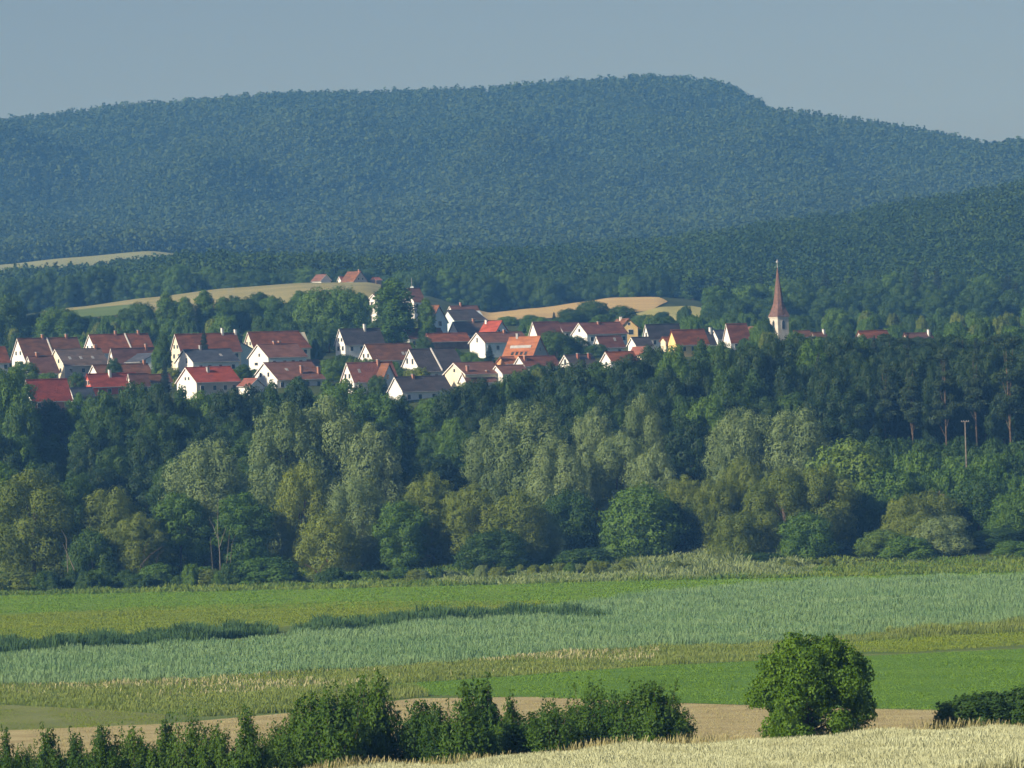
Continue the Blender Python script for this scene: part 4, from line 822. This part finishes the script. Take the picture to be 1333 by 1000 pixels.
# right of centre
h_, rf_, dm_ = house(702.4, 439.2, 664, 22, 26, 'large orange roofed barn with solar strip and dark gable facing right', 'orange', 'grey', wm=2.6, a=-58, chim=((.75, .0, METAL, 1.2),), gable=[(-.2, 1.8, .9, 1.2), (.05, 1.8, .9, 1.2), (0, 5.0, .8, 1)], sky=((.25, .83), (.4, .83), (.55, .83), (.7, .83)))
W_, L_, RH_, wm_, v_, D_ = dm_; b = MB()
b.prism([(L_*.15, v_*W_/2*.48, wm_+RH_*.52+.3), (L_*.85, v_*W_/2*.48, wm_+RH_*.52+.3), (L_*.85, v_*W_/2*.56, wm_+RH_*.44+.3), (L_*.15, v_*W_/2*.56, wm_+RH_*.44+.3)], (0, 0, .35)); obj('roof_window_strip', b.mesh('roof_window_strip', METAL), rf_)
house(652, 466, 668, 14, 8, 'orange walled annex with small pale gable at the foot of the orange roof', 'orange', 'orange', wm=3, chim=(), gable=[])
house(676, 465.5, 721, 14, 11, 'long maroon roof in front of the orange roofed barn', 'maroon', wm=2.6, gable=[], chim=((.1, .4),))
house(735.6, 463.6, 770, 12.5, 10, 'small white gable with timber pattern and two pink chimneys', 'dark', wm=2.6, gable=[(0, 3, .9, 1.6)], chim=((.4, .5, RM['pink'], 1.6), (.82, .5, RM['pink'], 1.6)))
house(694, 420.5, 726, 10, 15, 'maroon roof behind the big dark tree, left one', 'maroon', wm=3, gable=[], chim=())
house(728, 421.5, 752, 8, 9, 'maroon low roof left of the white gable with triangular roof', 'maroon', wm=3, gable=[], chim=())
house(754, 421.7, 807, 19, 13.5, 'white gabled house with long maroon roof left of the yellow house', 'maroon', wm=4, shade_or_brick='blue', gable=[(0, 5.2, .9, 1.0)], chim=((.45, .15, CHIM, 1),))
house(818.4, 415.8, 804, 23, 11, 'yellow house with gable and balcony window facing right', 'dullred', 'yellow', wm=5, a=-16, chim=((.6, .1, WC, 1.2),), gable=[(0, 6.3, .8, .8), (-.1, 3.6, 1.6, 1.6)])
house(777, 439, 808, 9, 12, 'low maroon roof with white skylight below the yellow house', 'maroon', wm=2.8, gable=[], chim=(), sky=((.7, .4),))
house(822.5, 440.5, 844, 10, 9, 'small white house with dark roof right below the yellow house', 'dark', wm=3, gable=[], chim=())
house(789, 459.7, 824, 12, 10, 'red roof with white gable at the wood edge right of centre', 'red', wm=3, gable=[(0, 2.2, .8, .9)], chim=())
house(840, 453, 825, 11, 8, 'small red roof with cream gable facing right at the wood edge', 'pink', 'cream', wm=2.6, a=-50, gable=[], chim=())
house(841, 423.8, 884, 7.5, 15, 'black roofed house with very steep white gable', 'dark', wm=4, gable=[(0, 4.6, .7, 1.4)], chim=())
house(874.6, 431, 917, 10.5, 16, 'house with red roof and yellow gable near the right end of the village', 'red', 'yellow', wm=4, gable=[], chim=(), party=False)
house(863, 440, 873, 6, 4, 'low cream annex left of the red roof with yellow gable', 'red', 'cream', wm=3.2, gable=[], chim=(), barge=False)
house(910.7, 434, 927, 8.5, 13, 'small white gable with dark roof right of the red roof', 'dark', wm=3, gable=[], chim=((.9, 0, WC, 1.6),))
house(930, 431, 953, 8, 9, 'dark greenish roof left of the steep red roof', 'slate', wm=3, gable=[], chim=())
house(946, 423, 972, 9, 20, 'steep plain red roof between dark roofs left of the church', 'red', wm=3, gable=[], chim=())
house(1034, 432, 1054, 7, 6, 'brown roof right beside the church tower', 'dullred', wall='grey', wm=3, gable=[], chim=())
house(1058, 434, 1074, 6, 6, 'low brown roof with white chimney right of the church', 'dullred', wall='grey', wm=3, gable=[], chim=((.9, .2, WC, 1.4),))
house(1118, 432, 1156, 9, 10, 'lone red roof far right of the church', 'red', wall='grey', wm=3, gable=[], chim=(), D=1420)
house(1178, 435, 1214, 9, 10, 'brown roof with white chimney at the right end of the village', 'brown', wall='grey', wm=3, gable=[], chim=((.88, .3, WC, 1.8),), D=1400)
house(592, 516, 606, 9, 6, 'white house front showing through the trees below the village', 'brown', wm=5, D=1195, chim=())
# aerial on the tall white house
q = P(536, 376, 1640); o = empty('aerial', (q.x, 1640+2, q.z-1.2), 0, 'roof aerial with bluish white top standing on the tall white house', 'aerial')
obj('mast', MB().tube([(0, 0, 0), (0, 0, 5.2)], [.09, .06]).mesh('mast', METAL), o); obj('reflector', MB().prism([(-.7, 0, 1.3), (.7, 0, 1.3), (.45, 0, 2.2), (-.45, 0, 2.0)], (0, .2, 0)).mesh('reflector', WM['blue']), o)

# ---------------------------------------------------------------- church
D = 1450.0; s = F/D; p = P(1014.5, 430, D); zt = P(1014, 412.5, D).z; g = tz1(p.x, D)-1
o = empty('church', (p.x, D, g), R(0), 'church with pointed brown spire on a pale stone tower', 'church')
ar = R(34)
def rot(x, y, z=0): return (x*math.cos(ar)-y*math.sin(ar), x*math.sin(ar)+y*math.cos(ar), z)
hw = 2.12; ht = zt-g
STONE = mat('tower_stone', (0.478, 0.456, 0.396), (0.589, 0.563, 0.506), scale=0.8, bump=0.3)
b = MB(); b.prism([rot(-hw, -hw), rot(hw, -hw), rot(hw, hw), rot(-hw, hw)], (0, 0, ht)); tw = obj('tower', b.mesh('tower', STONE), o)
for face in range(4):
    fa = ar+face*math.pi/2; n_ = Vector((math.sin(fa), -math.cos(fa), 0)); t_ = Vector((math.cos(fa), math.sin(fa), 0))
    def arch(w_, h_, z_, d0, d1, nm, mt, par):
        pts = [(-w_/2, 0), (w_/2, 0), (w_/2, h_*.7), (w_*.35, h_*.88), (0, h_), (-w_*.35, h_*.88), (-w_/2, h_*.7)]
        return obj(nm, MB().prism([tuple(n_*(hw+d0)+t_*x+Vector((0, 0, z_+z))) for x, z in pts], tuple(n_*(d1-d0))).mesh(nm, mt), par)
    f_ = arch(1.35, 3.1, ht-4.0, -.05, .06, 'belfry_opening', FRAME if face == 9 else WM['grey'], tw); arch(.95, 2.7, ht-3.8, 0, .09, 'louvre', GLASS, f_)
cn = MB().prism([rot(-hw-.2, -hw-.2, ht-.35), rot(hw+.2, -hw-.2, ht-.35), rot(hw+.2, hw+.2, ht-.35), rot(-hw-.2, hw+.2, ht-.35)], (0, 0, .34)); obj('cornice', cn.mesh('cornice', STONE), tw)
sp = MB(); ztop = P(1012, 343, D).z-g
rings = [(ht, hw+.35, 0), (ht+1.9, hw*.93, 0.35), (ht+4.2, hw*.72, .85), (ht+6.5, hw*.60, 1), (ztop-1.5, .12, 1)]
for z, r_, oc in rings:
    for k in range(8):
        th = math.pi/4*k; sq = 1/max(abs(math.cos(th)), abs(math.sin(th))); oc_ = 1/math.cos(math.pi/8) if k % 2 == 0 else 1/math.cos(math.pi/8)
        rr = r_*(sq*(1-oc)+oc_*oc*.98) if True else 0; sp.v.append(rot(rr*math.cos(th), rr*math.sin(th), z))
for i in range(len(rings)-1):
    for k in range(8): sp.f.append((i*8+k, i*8+(k+1) % 8, (i+1)*8+(k+1) % 8, (i+1)*8+k))
sp.f.append(tuple(range(8))[::-1]); sp.f.append(tuple(32+k for k in range(8)))
SPM = mat('spire_tiles', (0.13, 0.08, 0.065), (0.20, 0.12, 0.10), scale=1.5, bump=0.4)
so = obj('spire', sp.mesh('spire', SPM), o)
obj('finial', MB().tube([(0, 0, ztop-2), (0, 0, ztop), (0, 0, ztop+.2), (0, 0, ztop+.55), (0, 0, ztop+.9), (0, 0, ztop+1.3)], [.1, .1, .35, .42, .15, .05], 8).mesh('finial', METAL), so)
b = MB(); nw = 4.2; nz = P(1000, 439, D).z-g; nr = P(1000, 425, D).z-g
b.prism([rot(-nw, 16, 0), rot(nw, 16, 0), rot(nw, 16, nz), rot(0, 16, nr), rot(-nw, 16, nz)], rot(0, -13.8)); obj('nave', b.mesh('nave', STONE), o)
b = MB()
for sx in (-1, 1): b.prism([rot(0, 16.3, nr+.03), rot(0, 2.2, nr+.03), rot(sx*(nw+.4), 2.2, nz-.2), rot(sx*(nw+.4), 16.3, nz-.2)], (0, 0, .25))
obj('nave_roof', b.mesh('nave_roof', RM['brown']), o)

# ---------------------------------------------------------------- utility pole, brushwood heap
D = 985.0; q = P(1258, 606, D); zt = P(1256.5, 548, D).z; g = tz1(q.x, D)
o = empty('utility_pole', (q.x, D, g), 0, 'grey wooden utility pole with short crossarm standing before the pines', 'utility pole')
PW = mat('weathered_wood', (0.144, 0.130, 0.106), (0.202, 0.182, 0.154), scale=3)
obj('pole', MB().tube([(0, 0, -1), (0, 0, zt-g)], [.2, .13], 8).mesh('pole', PW), o)
obj('crossarm', MB().box(-.85, .85, -.2, -.06, zt-g-.22, zt-g-.08).mesh('crossarm', PW), o)
for i in (-.75, -.3, .3, .75): obj('insulator', MB().tube([(i, -.13, zt-g-.1), (i, -.13, zt-g+.12)], [.07, .04], 6).mesh('insulator', METAL), o)
q = P(1222, 646, 962); g = tz1(q.x, 962); zb = P(1222, 645, 962).z-g
hr = random.Random(8); b = MB()
for k in range(170):
    x = hr.gauss(0, 1.6); z = zb*hr.random()**.4*(1-abs(x)/6)+hr.uniform(0, .9)+(x*.2); a_ = hr.uniform(0, 3.14); l_ = hr.uniform(.5, 1.3)
    b.tube([(x-l_*math.cos(a_)*.6, hr.gauss(0, 1), max(z-l_*math.sin(a_)*.4, 0)), (x+l_*math.cos(a_)*.6, hr.gauss(0, 1), max(z+l_*math.sin(a_)*.4, .05))], [.09, .05], 4)
obj('brushwood_heap', b.mesh('brushwood_heap', mat('cut_wood', (0.16, 0.11, 0.09), (0.42, 0.35, 0.31), scale=1.5)), None, (q.x, 962, g), label='heap of cut brushwood showing above the olive bush at the right', category='wood heap')

# ---------------------------------------------------------------- gardens: small trees and bushes between the houses
vr = random.Random(404); n_ok = 0
def section(px):
    for a, t in ((130, 'around the cream house'), (220, 'around the pale blue gabled house'), (330, 'around the slate roofed white house'), (430, 'around the tall white house with brown roof'), (520, 'left of the big triangular gable'),
                 (620, 'around the open shed'), (720, 'around the orange roofed barn'), (830, 'around the yellow house'), (1000, 'left of the church tower'), (1400, 'right of the church tower')):
        if px < a: return t
for it in range(3000):
    px = vr.uniform(-15, 1345); D = vr.uniform(1206, 1760); h = vr.uniform(3.2, 10); wd = vr.uniform(4, 8)
    if px > 990 and vr.random() < .3: continue
    s_ = F/D; x = (px-CX)/F*D; g = tz1(x, D); dx = px-CX
    vv = (g-H0)/D*F; py = CY-(vv+dx*sr)/cr; top = py-h*s_; bad = False
    for (x0, x1, y0, y1, DH) in RECT:
        if px+wd*s_/2 > x0 and px-wd*s_/2 < x1:
            if DH > D-3 and top < y0+(y1-y0)*.5 and py > y0: bad = True; break
            if abs(DH-D) < 14: bad = True; break
    if bad: continue
    if top < 410 and px < 880: continue
    n_ok += 1
    kd = vr.choice(['bush_dark', 'bush_mid', 'bush_dark', 'bush_mid', 'bush_olive'])
    big = h > 5.2; plant(kd, px, top, wd*s_, D, ('small garden tree %s' if big else 'low garden bush %s') % section(px), 'small garden trees between the houses' if big else 'garden bushes between the houses', name='garden_tree' if big else None)
    if n_ok > 330: break
# ---------------------------------------------------------------- haze
b = MB().box(-3700, 3700, -60, 6600, -7, 420)
me = bpy.data.meshes.new('haze'); me.from_pydata(b.v, [], b.f); me.update()
hm = bpy.data.materials.new('haze'); hm.use_nodes = True; n = hm.node_tree; n.nodes.clear()
ho = n.nodes.new('ShaderNodeOutputMaterial'); pv = n.nodes.new('ShaderNodeVolumePrincipled')
pv.inputs['Color'].default_value = HAZE_COLOR; pv.inputs['Density'].default_value = HAZE_DENSITY; pv.inputs['Absorption Color'].default_value = (1, 1, 1, 1); pv.inputs['Anisotropy'].default_value = 0.0
n.links.new(pv.outputs[0], ho.inputs['Volume']); me.materials.append(hm)
obj('haze', me, kind='stuff')
